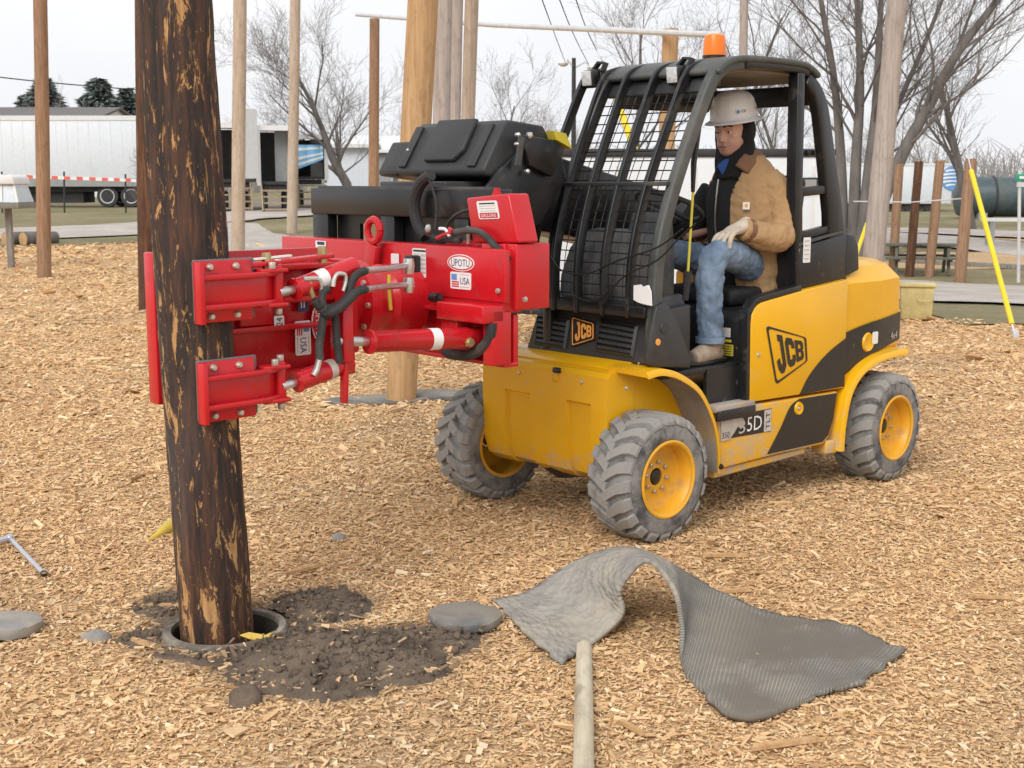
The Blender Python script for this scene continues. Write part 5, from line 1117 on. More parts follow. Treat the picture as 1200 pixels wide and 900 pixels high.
# open front: cut everything of the jacket that lies in the wedge ahead of the chest
bm = bmesh.new(); bm.from_mesh(jk.data)
def inside(c):
    if c.z > 1.735: return True
    if c.x < -.985: return False
    if c.x > -.83 and c.z > 1.30 and c.y > .38: return False
    w0 = .270+.05*sst((c.z-1.5)/.2)+.03*sst((1.3-c.z)/.25)
    return c.y < w0
bmesh.ops.delete(bm, geom=[f for f in bm.faces if inside(f.calc_center_median())], context='FACES'); bm.to_mesh(jk.data); bm.free()
sl_ = jk.modifiers.new('cloth', 'SOLIDIFY'); sl_.thickness = .008; sl_.offset = 0
col = MB(); col.tube(spline([(-.895, .320, 1.665), (-.925, .325, 1.70), (-.985, .320, 1.735), (-1.06, .29, 1.755), (-1.11, .22, 1.755), (-1.07, .13, 1.74)], 4), [(.012, .042)]*21, 10, upv=(.3, .5, .3)); fused(col, 'collar', M['cord'], .007, jk, 2)
plate('pocket_label', M['white'], jk, (-.878, .368, 1.49), (-.72, .69, 0), (0, 0, 1), .034, .036, .004, out=(.69, .72, 0))
plate('pocket_mark', M['orange'], jk, (-.8765, .3695, 1.492), (-.72, .69, 0), (0, 0, 1), .016, .018, .007, out=(.69, .72, 0))
mb = MB(); mb.tube(spline([(-.785, .462, 1.371), (-.755, .458, 1.379)], 2), .0605, 16); mb.build('cuff', M['cord'], jk)
# gloved hand resting on the knee
hand_o = V((-.722, .455, 1.388))
d = V((.88, -.02, -.28)).normalized(); sdv = V((.05, 1, .05)); sdv = (sdv-d*sdv.dot(d)).normalized(); nv = d.cross(sdv)*-1
if nv.z < 0: nv = -nv
def HP(a, b, c): return hand_o+(d*a+sdv*b+nv*c)*1.18
mb = MB(); mb.tube([HP(-.05, 0, -.005), HP(0, 0, 0), HP(.045, 0, .004), HP(.088, 0, 0)], [(.044, .046), (.032, .042), (.025, .048), (.018, .044)], 14, upv=tuple(nv))
for b0, ln in ((-.036, .064), (-.012, .074), (.013, .070), (.036, .056)):
    mb.tube(spline([HP(.078, b0, .002), HP(.078+ln*.42, b0*1.12, -.002), HP(.078+ln*.80, b0*1.16, -.024), HP(.078+ln*.92, b0*1.16, -.046)], 3), [.0125]*7+[.011, .0105, .009], 10)
mb.tube(spline([HP(.018, -.038, -.004), HP(.048, -.062, -.010), HP(.078, -.068, -.022), HP(.098, -.060, -.032)], 3), [.015]*5+[.0135]*3+[.012, .010], 10)
fused(mb, 'glove', M['glove'], .0045, PR, 3)
mb = MB(); mb.ell((-.70, .06, 1.425), (.05, .04, .03)); [mb.tube([(-.67, .03+.02*k, 1.43), (-.63, .03+.02*k, 1.425), (-.615, .03+.02*k, 1.40)], .011, 8) for k in range(4)]; mb.tube([(-.69, .10, 1.43), (-.66, .115, 1.42), (-.635, .11, 1.41)], .012, 8); fused(mb, 'glove', M['inkblack'], .006, PR, 2)
# hard hat: ribbed shell, full brim
hc0 = H(-.012, 0, .076); tl = Euler((0, R_(4), 0)).to_matrix(); HRt = HR @ tl
vs = []; fs = []; n = 40; prof = [(0, .138), (.03, .137), (.06, .130), (.085, .114), (.103, .088), (.112, .055), (.116, .018), (.118, .0), (.130, -.007), (.140, -.012), (.141, -.016), (.128, -.012), (.112, -.006)]
for r, h in prof:
    for k in range(n):
        t = 6.28318*k/n; s_ = math.sin(t); rib = .006*max(0, 1-abs(s_)/.25)*(1 if .02 < h < .13 and r > .02 else 0)+(.004*max(0, 1-abs(abs(s_)-.42)/.12) if .05 < h < .13 and r > .02 else 0)
        brim = 1+(.10*max(0, math.cos(t)) if h < -.005 and r > .12 else 0)
        vs.append(hc0+HRt @ V(((r*1.10)*brim*math.cos(t), r*.98*math.sin(t), h+rib)))
for i in range(len(prof)-1):
    for k in range(n): fs.append((i*n+k, i*n+(k+1) % n, (i+1)*n+(k+1) % n, (i+1)*n+k))
mb = MB(); mb.add(vs, fs); hat = mb.build('hard_hat', M['hat'], PR, angle=60, merge=1e-5)
def hatpt(t, h, r, off=.0015): return hc0+HRt @ V(((r*1.10+off)*math.cos(t), (r*.98+off)*math.sin(t), h))
for t, s_, wd in ((R_(62), 'AT&T', .05), (R_(118), 'AT&T', .05)):
    p0 = hatpt(t, .040, .1145, .004); tg_ = (hatpt(t+.02, .034, .1125)-hatpt(t-.02, .034, .1125)).normalized()
    o_ = tg_.cross(HRt @ V((0, 0, 1))); upn = (hatpt(t, .048, .110)-hatpt(t, .015, .114)).normalized()
    text_on('hat_letters', s_, M['navy'], hat, p0+o_*.002, tg_, upn, wd*.62, .014)
    q = p0-tg_*.030; mb = MB(); mb.add([q+o_*.001+tg_*.009*math.cos(6.2832*k/12)+upn*.009*math.sin(6.2832*k/12) for k in range(12)], [tuple(range(12))]); mb.build('hat_globe', M['blueprint'], hat)
# ================================================================== things lying in the foreground
def mat_material():
    m = NT('ribbed_rubber_mat'); uv = m.sep('UV'); a = m.noise(7, 6, .65); b = m.noise(3, 5, .6, loc=(4, 4, 4))
    col = m.ramp(a, [(.3, (.22, .21, .195)), (.7, (.39, .365, .32))])
    col = m.mix(m.ramp(b, [(.45, 0.), (.66, .75)]), col, (.42, .37, .29))
    soil = m.noise(2.2, 6, .7, loc=(8, 1, 2)); far = m.ramp(uv[0], [(.66, 0.), (.80, 1.)])
    k = m.math('MULTIPLY', m.ramp(soil, [(.42, 0.), (.56, .9)]), far); col = m.mix(k, col, (.19, .16, .125))
    s = m.math('SINE', m.math('MULTIPLY', uv[0], 2*math.pi*165)); right = m.ramp(uv[0], [(.52, 0.), (.56, 1.)])
    ridge = m.math('MULTIPLY', m.math('MULTIPLY', s, right), m.math('SUBTRACT', 1., k))
    v = m.n('ShaderNodeTexVoronoi'); v.inputs['Scale'].default_value = 1; mp = m.n('ShaderNodeMapping'); mp.inputs['Scale'].default_value = (60, 14, 1); mp.inputs['Rotation'].default_value = (0, 0, .7)
    m.l(m.tc.outputs['UV'], mp.inputs[0]); m.l(mp.outputs[0], v.inputs['Vector'])
    lug = m.math('MULTIPLY', v.outputs['Distance'], m.math('SUBTRACT', 1., right))
    col = m.mix(m.math('MULTIPLY', m.ramp(ridge, [(.0, 1.), (.6, 0.)]), m.math('MULTIPLY', right, .45)), col, (.10, .09, .075))
    m.color(col); m.rough(.9)
    m.bump(m.math('ADD', m.math('ADD', m.math('MULTIPLY', ridge, .35), m.math('MULTIPLY', lug, 1.6)), m.math('MULTIPLY', a, .5)), .9, .008); return m.m
near = [(656, 785, 0), (690, 757, 4.35), (729, 722, 4.45), (727, 690, 4.46), (757, 659, 4.46), (789, 690, 4.42), (799, 735, 4.34), (803, 796, 0), (866, 849, 0), (938, 832, 0), (1003, 812, 0)]
far_ = [(578, 711, 0), (608, 699, 4.80), (646, 677, 4.84), (690, 652, 4.86), (735, 643, 4.87), (776, 656, 4.85), (802, 671, 4.82), (828, 686, 4.78), (900, 718, 4.68), (985, 739, 0), (1060, 769, 0)]
def P3(p): return DP(*p) if p[2] else GP(p[0], p[1])+Vector((0, 0, .02))
A = spline([tuple(P3(p)) for p in near], 12); B = spline([tuple(P3(p)) for p in far_], 12)
vs = []; fs = []; uvs = []; nv = 22; nu = len(A)
for i in range(nu):
    a, b = Vector(A[i]), Vector(B[i])
    for j in range(nv+1):
        t = j/nv; p = a.lerp(b, t); sg = math.sin(math.pi*t)*(.03 if 20 < i < 70 else 0)
        e = 1 if j in (0, nv) or i in (0, nu-1) else 0
        w_ = .010*mnoise.noise((p.x*7, p.y*7, 3))
        jag = Vector((.03*mnoise.noise((p.x*14, p.y*14, 1)), .03*mnoise.noise((p.x*14, p.y*14, 6)), 0))*(1 if (i > 84 and e) or i < 6 and e else 0)
        q = p+Vector((0, 0, w_+sg*.3))+jag; q.z = max(q.z, gz(q.x, q.y)+.015)
        vs.append(q); uvs.append((i/(nu-1), t))
for i in range(nu-1):
    for j in range(nv): a = i*(nv+1)+j; fs.append((a, a+nv+1, a+nv+2, a+1))
me = bpy.data.meshes.new('rubber_belt'); me.from_pydata([tuple(v) for v in vs], [], fs); uvl = me.uv_layers.new(name='UVMap')
for l_ in me.loops: uvl.data[l_.index].uv = uvs[l_.vertex_index]
me.materials.append(mat_material()); me.polygons.foreach_set('use_smooth', [True]*len(fs))
o = bpy.data.objects.new('rubber_belt', me); COL.objects.link(o); s_ = o.modifiers.new('thick', 'SOLIDIFY'); s_.thickness = .017; s_.offset = 0
tag(o, 'worn grey ribbed rubber sheet arched over the chips in the foreground', 'rubber sheet')
def disc(px, py, rx, ry, th, label, name, mat, seed, an=0., cat='rubber disc', dz=.02):
    c = GP(px, py); mb = MB(); n = 36; vs = []; fs = []
    for i, (k, z) in enumerate(((.96, 0), (1, th*.5), (.985, th*.9), (.93, th), (.5, th*1.04))):
        for q in range(n): t = 6.28318*q/n; r = k*(1+.06*mnoise.noise((math.cos(t)*1.3, math.sin(t)*1.3, seed))); vs.append((rx*r*math.cos(t), ry*r*math.sin(t), z+.006*mnoise.noise((3*r*math.cos(t), 3*r*math.sin(t), seed+3))))
    for i in range(4):
        for q in range(n): fs.append((i*n+q, i*n+(q+1) % n, (i+1)*n+(q+1) % n, (i+1)*n+q))
    fs += [tuple(range(n-1, -1, -1)), tuple(4*n+q for q in range(n))]; mb.add(vs, fs)
    o = mb.build(name, mat, angle=50); o.location = (c.x, c.y, gz(c.x, c.y)+dz); o.rotation_euler = (.03, .04, an); return tag(o, label, cat)
disc(545, 735, .136, .125, .032, 'flat grey rubber disc lying beside the arched sheet', 'rubber_disc', M['rubber'], 2)
M['stone'] = paint('grey_stone', (.25, .24, .225), .95, .2, dirt=(.36, .33, .28), damt=.5, dscale=9, bump=.5, bscale=30)
disc(8, 743, .125, .105, .04, 'flat grey stone at the left edge of the picture', 'flat_stone', M['stone'], 5, .3, 'stone')
# pale stake running out of the picture
mb = MB(); a = Vector((.248, 4.285, .028)); b = Vector((.150, 2.55, .034))
Ls = (b-a).length; mb.tube([(0, 0, 0), (0, 0, Ls*.3), (0, 0, Ls*.7), (0, 0, Ls)], [.027, .029, .030, .030], 14)
M['w_stake'] = wood_material('grey_stake_wood', (.46, .39, .27), (.61, .54, .40), (.69, .62, .49), 14)
o = mb.build('wooden_stake', M['w_stake']); o.location = a; o.rotation_mode = 'QUATERNION'; o.rotation_quaternion = (b-a).to_track_quat('Z', 'Y'); tag(o, 'pale round wooden stake poking out from under the rubber sheet', 'stake')
# L-shaped wheel brace / ratchet handle
c = GP(32, 660); M['chrome'] = paint('chrome', (.62, .63, .66), .22, .05, metal=.9)
w_ = empty('socket_wrench', (c.x, c.y, gz(c.x, c.y)+.03), label='chrome T-handled socket wrench lying at the left edge', cat='wrench')
p0 = GP(52, 680)-c; p1 = GP(12, 641)-c; p2 = GP(-30, 652)-c
MB().tube([(p0.x, p0.y, 0), (p1.x, p1.y, .012)], .011, 10).build('handle', M['chrome'], w_)
MB().tube([(p0.x, p0.y, 0), (p0.x+.02*(p1.x-p0.x), p0.y+.02*(p1.y-p0.y), 0)], .0135, 10).build('handle_end', M['blk'], w_)
MB().tube([(p1.x, p1.y, .012), (p1.x*.6+p2.x*.4, p1.y*.6+p2.y*.4, .01), (p2.x, p2.y, .005)], [.018, .015, .017], 12).build('socket', M['chrome'], w_)
MB().ell((p1.x, p1.y, .012), .022, n=14).build('ratchet_head', M['chrome'], w_)
# yellow funnel-like sleeve by the pole
M['ypl'] = paint('yellow_plastic', (.62, .46, .05), .5, .1, dirt=(.35, .28, .12), damt=.4)
a = GP(174, 637); b = GP(204, 622); mb = MB(); dv = b-a
mb.tube([a+Vector((0, 0, .012)), a+dv*.35+Vector((0, 0, .016)), a+dv*.75+Vector((0, 0, .028)), b+Vector((0, 0, .030))], [.010, .016, .030, .034], 14); o = mb.build('plastic_sleeve', M['ypl']); tag(o, 'yellow tapered plastic sleeve lying left of the pole foot', 'plastic sleeve')
mb = MB(); c = GP(302, 760); poly = [(-.06, 0), (-.03, .022), (.0, .03), (.03, .02), (.055, .022), (.04, -.004), (.01, -.02), (-.03, -.022)]
mb.add([(x, y, .006*math.sin(i*1.9)+.012*(abs(x)/.06)) for i, (x, y) in enumerate(poly)]+[(x*.98, y*.98, .006*math.sin(i*1.9)+.004+.012*(abs(x)/.06)) for i, (x, y) in enumerate(poly)], [tuple(range(7, -1, -1)), tuple(range(8, 16))]+[(i, (i+1) % 8, 8+(i+1) % 8, 8+i) for i in range(8)])
M['leaf'] = paint('yellow_scrap', (.78, .55, .10), .6, .1); o = mb.build('yellow_scrap', M['leaf']); o.location = (c.x, c.y, gz(c.x, c.y)+.035); o.rotation_euler = (.1, .1, .25); tag(o, 'small yellow scrap on the dark soil in front of the sleeve', 'scrap')
def rock(px, py, s, label, mat, seed, name='stone', cat='stone', dz=.3):
    c = GP(px, py); mb = MB(); mb.ell((0, 0, 0), 1, n=20)
    mb.v = [tuple(Vector((p[0]*s[0], p[1]*s[1], p[2]*s[2]))*(1+.28*mnoise.noise((p[0]*1.6+seed, p[1]*1.6, p[2]*1.6))+.12*mnoise.noise((p[0]*5+seed, p[1]*5, p[2]*5)))) for p in mb.v]
    o = mb.build(name, mat, angle=60); o.location = (c.x, c.y, gz(c.x, c.y)+s[2]*dz); return tag(o, label, cat)
rock(287, 824, (.058, .05, .045), 'dark round clod of earth lying apart below the heap', M['soil'], 3, 'soil_clod', 'clod')
rock(397, 632, (.035, .03, .026), 'small grey stone right of the clamped pole', M['stone'], 8)
rock(113, 752, (.05, .04, .03), 'crumpled grey lump left of the sleeve', M['stone'], 13, 'grey_lump', 'lump')
rock(255, 775, (.04, .035, .03), 'dark clod of earth right at the front of the sleeve', M['soil'], 21, 'soil_clod', 'clod')
# longer splinters that stand out among the chips
M['splint'] = wood_material('fresh_splinter_wood', (.40, .22, .09), (.56, .35, .17), (.66, .45, .24), 10, .0)
for i, (px, py, l_, w_, an, lb) in enumerate(((190, 718, .17, .028, -.05, 'broad tan splinter left of the sleeve'), (850, 657, .20, .022, -.12, 'long tan splinter behind the rubber sheet, near the front tyre'), (860, 694, .13, .018, .12, 'tan splinter lying just above the rubber sheet'), (168, 760, .15, .026, -.6, 'reddish splinter left of the sleeve below the broad one'), (920, 878, .22, .030, .25, 'long splinter below the rubber sheet near the bottom edge'), (352, 672, .18, .022, .7, 'thin stick right of the pole foot'), (1160, 705, .16, .020, -.2, 'splinter by the right edge of the picture'), (740, 860, .12, .02, -1.0, 'pale splinter right of the stake'))):
    c = GP(px, py); mb = MB(); mb.hexa([(-l_/2, -w_*.3, 0), (l_/2, -w_*.5, 0), (l_/2*.92, w_*.4, 0), (-l_/2*.9, w_*.5, 0), (-l_/2*.95, -w_*.25, .010), (l_/2*.96, -w_*.4, .012), (l_/2*.86, w_*.3, .010), (-l_/2*.85, w_*.4, .013)])
    o = mb.build('wood_splinter', M['splint']); o.location = (c.x, c.y, gz(c.x, c.y)+.016); o.rotation_euler = (.06, -.04, an); tag(o, lb, 'splinter', 'long splinters on the chips')
# ================================================================== background
M['twhite'] = paint('trailer_white', (.70, .74, .78), .45, .04, dirt=(.56, .57, .57), damt=.05, dscale=.5)
M['offwhite'] = paint('offwhite_metal', (.70, .70, .70), .6, .05, dirt=(.5, .49, .46), damt=.08, dscale=1.)
M['greywall'] = paint('grey_wall', (.30, .31, .31), .8, .1)
M['darkin'] = paint('dark_interior', (.12, .12, .125), .9, .2)
M['roofg'] = paint('grey_shingle', (.15, .14, .14), .9, .2, bump=.4)
M['under'] = paint('dark_underframe', (.04, .04, .042), .8, .2)
M['pine'] = paint('conifer_foliage', (.19, .225, .205), .9, .25, vscale=1.2)  # foliage paled: distance haze is put into the colour
M['bark'] = paint('grey_bark', (.14, .125, .115), .95, .3, bump=.5, bscale=18, sc=(1, 1, .3))
M['bark2'] = paint('pale_bark', (.155, .14, .13), .95, .3, bump=.6, bscale=14, sc=(1, 1, .25))
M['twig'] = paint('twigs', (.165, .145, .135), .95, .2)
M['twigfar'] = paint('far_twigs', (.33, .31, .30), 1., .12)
M['tankp'] = paint('dark_tank', (.055, .085, .095), .4, .2, dirt=(.12, .13, .12), damt=.3, dscale=1)
M['gsign'] = paint('sign_green', (.01, .30, .17), .4, .05)
M['tape_r'] = paint('tape_red', (.75, .12, .09), .6); M['tape_w'] = paint('tape_white', (.78, .76, .74), .6)
M['glassy'] = paint('window_glass', (.10, .12, .13), .1, .1); M['paleglass'] = paint('pale_glass', (.45, .50, .54), .15, .1)
M['binyel'] = paint('faded_yellow', (.60, .50, .22), .6, .1, dirt=(.42, .34, .16), damt=.3, dscale=3)
M['guard'] = paint('guy_guard_yellow', (.78, .60, .02), .4, .05)

def semi_trailer():
    d = 58.; s = mpp(d); z0 = DP(0, 243, d).z; zb = DP(0, 218, d).z; ztp = DP(0, 136, d).z; x1 = DP(196, 0, d).x; x0 = x1-14.5
    t = empty('semi_trailer', ((x0+x1)/2, d, zt((x0+x1)/2, d)), label='long white semi trailer parked behind the grass at the left', cat='trailer'); X = (x0+x1)/2; G0 = t.location.z
    bx = lambda a, b, y0, y1, za, zb_: MB().box(((a+b)/2-X, (y0+y1)/2, (za+zb_)/2-G0), (b-a, y1-y0, zb_-za))
    bx(x0, x1, 0, 2.5, zb, ztp).build('body', M['twhite'], t, bevel=.03)
    bx(x0-.02, x1+.02, -.03, 2.53, ztp-.18, ztp+.02).build('top_rail', M['offwhite'], t); bx(x0-.02, x1+.02, -.04, 2.54, zb-.02, zb+.35).build('bottom_rail', M['greywall'], t)
    for k in range(30): bx(x0+.25+k*.48, x0+.275+k*.48, -.008, 0.01, zb+.35, ztp-.18).build('side_rib', M['twhite'], t)
    bx(x0, x1, .3, 2.2, zb-.25, zb-.02).build('underframe', M['under'], t)
    bx(x0+2, x1-4.2, .5, 2.1, zb-.75, zb-.25).build('under_box', M['under'], t)
    r = (zb-z0)*.52
    for px in (125, 153):
        for y in (.25, 2.2):
            cx = DP(px, 233, d).x-X; zc = z0-G0+r
            w_ = MB().lathe([(0, -.14), (r*.5, -.14), (r*.95, -.13), (r, -.08), (r, .08), (r*.95, .13), (0, .13)], 'y', 24, (cx, y, zc)).build('wheel', M['under'], t)
            MB().lathe([(0, -.10), (r*.18, -.12), (r*.5, -.10), (r*.62, -.155), (r*.66, -.15), (r*.66, -.12)], 'y', 24, (cx, y, zc)).build('rim', M['offwhite'], w_)
    for k in (0, 1): bx(x0+3+k*.3, x0+3.15+k*.3, .4+k*1.5, .6+k*1.5, z0, zb-.1).build('landing_leg', M['under'], t)
semi_trailer()
def open_trailer(px0, px1, pyt, pyb, d, rz, label, seed, stripe=False, stair=True, wdt=2.2):
    c = DP((px0+px1)/2, pyb, d); zb = DP(0, pyb, d).z; ztop = DP(0, pyt, d).z; Wd = wdt; Ln = 3.4; g = zt(c.x, d)
    t = empty('open_trailer', (c.x, d, g), rz, label, 'trailer', 'open site trailers'); h0, h1 = zb-g, ztop-g; th = .09
    bx = lambda cc, ss, nm, mt: MB().box(cc, ss).build(nm, M[mt], t)
    bx((-Wd/2, Ln/2, (h0+h1)/2), (th, Ln, h1-h0), 'wall', 'offwhite'); bx((Wd/2, Ln/2, (h0+h1)/2), (th, Ln, h1-h0), 'wall', 'offwhite'); bx((0, Ln, (h0+h1)/2), (Wd-th, th, h1-h0-.1), 'wall', 'greywall')
    bx((0, Ln/2, h1+.04), (Wd+.1, Ln+.1, .10), 'roof', 'offwhite'); bx((0, Ln/2, h0+.05), (Wd-th, Ln-.1, .12), 'floor', 'under')
    bx((-Wd/2, -.05, (h0+h1)/2), (.16, .10, h1-h0+.1), 'post', 'offwhite'); bx((Wd/2, -.05, (h0+h1)/2), (.16, .10, h1-h0+.1), 'post', 'offwhite'); bx((0, -.06, h1), (Wd+.16, .10, .20), 'lintel', 'offwhite')
    bx((Wd*.22, .7, (h0+h1)/2), (Wd*.4, .05, h1-h0-.2), 'partition', 'greywall')
    for y in (.8, 2.6):
        for x in (-.4, .4): MB().lathe([(0, -.1), (.34, -.1), (.38, -.06), (.38, .06), (.34, .1), (0, .1)], 'x', 16, (x, y, .40)).build('wheel', M['under'], t)
    bx((0, Ln/2, h0-.12), (Wd*.7, Ln-.3, .2), 'underframe', 'under')
    if stripe:
        mb = MB(); vs = []; fs = []
        for i in range(13):
            for j in range(9): vs.append((-.75+1.3*i/12, -.14+.05*math.sin(i*1.3), h1-.35-(1.1-.5*i/12)*j/8))
        for i in range(12):
            for j in range(8): fs.append((i*9+j, i*9+9+j, i*9+10+j, i*9+j+1))
        mb.add(vs, fs); mb.m = [1 if (k % 8) in (1, 4, 6) else 0 for k in range(len(fs))]
        o = mb.build('striped_cloth', [paint('cloth_blue', (.20, .50, .78), .8), M['white']], t); o.modifiers.new('th', 'SOLIDIFY').thickness = .02
    if stair:
        n = 4
        for k in range(n): bx((0, -.35-.3*k, h0*(1-(k+1)/(n+.6))), (1.1, .30, .06), 'tread', 'w_plank2')
        for x in (-.55, .55): MB().bar([(x, -.1, h0*.9), (x, -.35-.3*n, .02)], .05, .22, (1, 0, 0)).build('stringer', M['w_plank2'], t)
        for k in (0, 2): bx((-.5, -.35-.3*k, h0*(1-(k+1)/(n+.6))*.5), (.08, .08, h0*(1-(k+1)/(n+.6))), 'post', 'w_plank2'); bx((.5, -.35-.3*k, h0*(1-(k+1)/(n+.6))*.5), (.08, .08, h0*(1-(k+1)/(n+.6))), 'post', 'w_plank2')
    return t
M['w_plank2'] = wood_material('tan_plank', (.26, .19, .12), (.38, .30, .20), (.46, .38, .27), 10)
open_trailer(253, 300, 147, 213, 52., R_(13), 'open white site trailer just right of the clamped pole, grey inside', 1, wdt=1.75)
t_ = open_trailer(312, 334, 150, 216, 51., R_(12), 'open white site trailer in the middle of the row, with a door leaf swung out', 2, wdt=1.25)
MB().box((-.95, -.55, 2.6), (.75, .06, 2.6), Euler((0, 0, R_(40))).to_matrix()).build('door_leaf', M['offwhite'], t_)
open_trailer(350, 378, 160, 210, 56., R_(10), 'open white site trailer with a blue and white striped cloth', 3, True, wdt=1.35)
def shed(px0, px1, pyr, pye, pyb, d, label, name='shed', roofm='offwhite', wallm='greywall', dp=6., win=0, cat='building'):
    a, b = DP(px0, pyb, d), DP(px1, pyb, d); X = (a.x+b.x)/2; g = zt(X, d); hw_ = (b.x-a.x)/2; he = DP(0, pye, d).z-g; hr = DP(0, pyr, d).z-g
    t = empty(name, (X, d, g), label=label, cat=cat)
    MB().box((0, dp/2, he/2-.2), (2*hw_, dp, he+.4)).build('wall', M[wallm], t)
    mb = MB(); mb.prism([(-.4, he-.05), (dp/2, hr), (dp+.4, he-.05), (dp+.4, he+.12), (dp/2, hr+.15), (-.4, he+.12)], 'x', -hw_-.3, hw_+.3); mb.build('roof', M[roofm], t)
    mb = MB(); mb.prism([(0, he), (dp/2, hr), (dp, he)], 'x', -hw_+.02, hw_-.02); mb.build('gable', M[wallm], t)
    for k in range(win):
        x = -hw_+(k+.5)*2*hw_/win; w0 = MB().box((x, -.03, he*.55), (2*hw_/win*.4, .08, he*.42)).build('window', M['offwhite'], t); MB().box((x, -.075, he*.55), (2*hw_/win*.33, .02, he*.34)).build('pane', M['glassy'], w0)
    return t
shed(372, 478, 160, 178, 218, 74., 'low grey building with a white metal roof behind the bare tree', win=4)
shed(383, 432, 168, 172, 205, 64., 'small white cabin left of the low grey building', wallm='twhite', win=0, dp=3.)
shed(-60, 118, 124, 139, 200, 92., 'house with a grey shingle roof behind the long white trailer', 'house', 'roofg', 'offwhite', 9., 3)
# white utility trailer right behind the forklift
def utility_trailer():
    d = 11.8; x0, x1 = DP(655, 0, d).x, DP(984, 0, d).x; X = (x0+x1)/2; h0, h1 = .42, DP(0, 181, d).z
    t = empty('utility_trailer', (X, d, 0), label='pale grey box trailer standing right behind the forklift', cat='trailer'); L_ = x1-x0
    MB().box((0, .9, (h0+h1)/2), (L_, 1.8, h1-h0)).build('body', M['twhite'], t, bevel=.06, seg=3)
    MB().box((0, .9, h1+.015), (L_+.04, 1.84, .07)).build('roof_trim', M['under'], t, bevel=.02)
    MB().box((0, .9, h0+.04), (L_+.03, 1.83, .09)).build('base_rail', M['greywall'], t, bevel=.01)
    for k in range(7): MB().box((-L_/2+L_*(k+.5)/7, -.004, (h0+h1)/2), (.02, .012, h1-h0-.2)).build('side_rib', M['offwhite'], t)
    wx = DP(951, 0, d).x-X; w0 = MB().box((wx, -.01, DP(0, 216, d).z), (.22, .06, .12)).build('window', M['under'], t); MB().box((wx, -.035, DP(0, 216, d).z), (.18, .03, .085)).build('pane', M['greywall'], w0)
    for k in (-.35, .35):
        w1 = MB().lathe([(0, -.09), (.26, -.09), (.30, -.05), (.30, .05), (.26, .09), (0, .09)], 'y', 24, (k, .05, .30)).build('wheel', M['under'], t); MB().lathe([(0, -.07), (.16, -.075), (.18, -.098), (.19, -.09)], 'y', 20, (k, .05, .30)).build('rim', M['offwhite'], w1)
    mb = MB(); mb.prism([(-.78, .40), (-.72, .58), (-.55, .66), (.55, .66), (.72, .58), (.78, .40)], 'y', -.06, .25); mb.build('wheel_arch', M['offwhite'], t, bevel=.02)
    for s_ in (-.6, .6): MB().tube([(-L_/2, .9+s_, .40), (-L_/2-1.1, .9, .40)], .04, 8).build('drawbar', M['under'], t)
    MB().tube([(-L_/2-.95, .9, .0), (-L_/2-.95, .9, .6)], .03, 8).build('jack', M['under'], t)
utility_trailer()
# right background
def right_side():
    d = 66.; x0, x1 = DP(930, 0, d).x, DP(1127, 0, d).x; X = (x0+x1)/2; g = zt(X, d); z0, z1 = DP(0, 246, d).z-g, DP(0, 192, d).z-g
    t = empty('white_trailer', (X, d, g), label='white trailer with a blue globe logo at the right, behind the short posts', cat='trailer')
    MB().box((0, 1.2, (z0+z1)/2+.15), (x1-x0, 2.4, z1-z0-.3)).build('body', M['twhite'], t, bevel=.03); MB().box((0, 1.2, z1-.03), (x1-x0+.05, 2.45, .12)).build('top_rail', M['offwhite'], t)
    MB().box((0, 1.2, z0+.15), (x1-x0-1, 2., .3)).build('underframe', M['under'], t)
    for k in range(18): MB().box((-(x1-x0)/2+(x1-x0)*(k+.5)/18, -.005, (z0+z1)/2+.15), (.03, .02, z1-z0-.5)).build('side_rib', M['twhite'], t)
    for k in (-3.2, -2.2, 2.2, 3.2): MB().lathe([(0, -.1), (.36, -.1), (.42, -.05), (.42, .05), (.36, .1), (0, .1)], 'y', 18, (k, .25, .30)).build('wheel', M['under'], t)
    c = DP(1122, 209, d-.05); c = Vector((c.x-X-.2, -.03, c.z-g)); rr = .62
    lo = MB().lathe([(0, .01), (rr*.98, .01), (rr, 0), (rr, -.02)], 'y', 28, c); G = lo.build('globe_logo', M['blueprint'], t)
    G.rotation_euler = (math.pi, 0, 0); G.location = (0, 2*c.y, 2*c.z)
    for k, (zz, w0) in enumerate(((.36, .78), (.18, 1.02), (0, 1.08), (-.18, .98), (-.36, .70))):
        mb = MB(); m = 10; vs = []
        for i in range(m+1): u = i/m; x = c.x-.56*w0/1.08*rr/.62+w0*u*rr/.62*1.0; th = .045*(1-u)*1.2+.004; yy = c.z+zz*rr/.62+.05*math.sin(u*3.14); vs += [(x, c.y-.022, yy-th), (x, c.y-.022, yy+th)]
        mb.add(vs, [(2*i, 2*i+2, 2*i+3, 2*i+1) for i in range(m)]); mb.build('logo_stripe', M['white'], t)
    # tank
    d = 54.; a = DP(1117, 254, d); r = (DP(0, 207, d).z-DP(0, 254, d).z)/2; t = empty('fuel_tank', (a.x, d, zt(a.x, d)), R_(-4), 'large dark cylindrical tank lying by the right edge', 'tank')
    zc = (DP(0, 207, d).z+DP(0, 254, d).z)/2-t.location.z
    MB().lathe([(0, .0), (r*.6, .06), (r*.92, .16), (r, .34), (r, 6.2), (r*.9, 6.4), (0, 6.6)], 'x', 36, (0, 0, zc)).build('shell', M['tankp'], t)
    for x in (1.5, 3.2, 5.): MB().lathe([(r+.02, x-.05), (r+.02, x+.05)], 'x', 36, (0, 0, zc)).build('band', M['under'], t)
    for x in (1., 5.2): MB().box((x, 0, (zc-r)/2), (.35, 1.4, max(.2, zc-r+.35))).build('saddle', M['greywall'], t)
right_side()
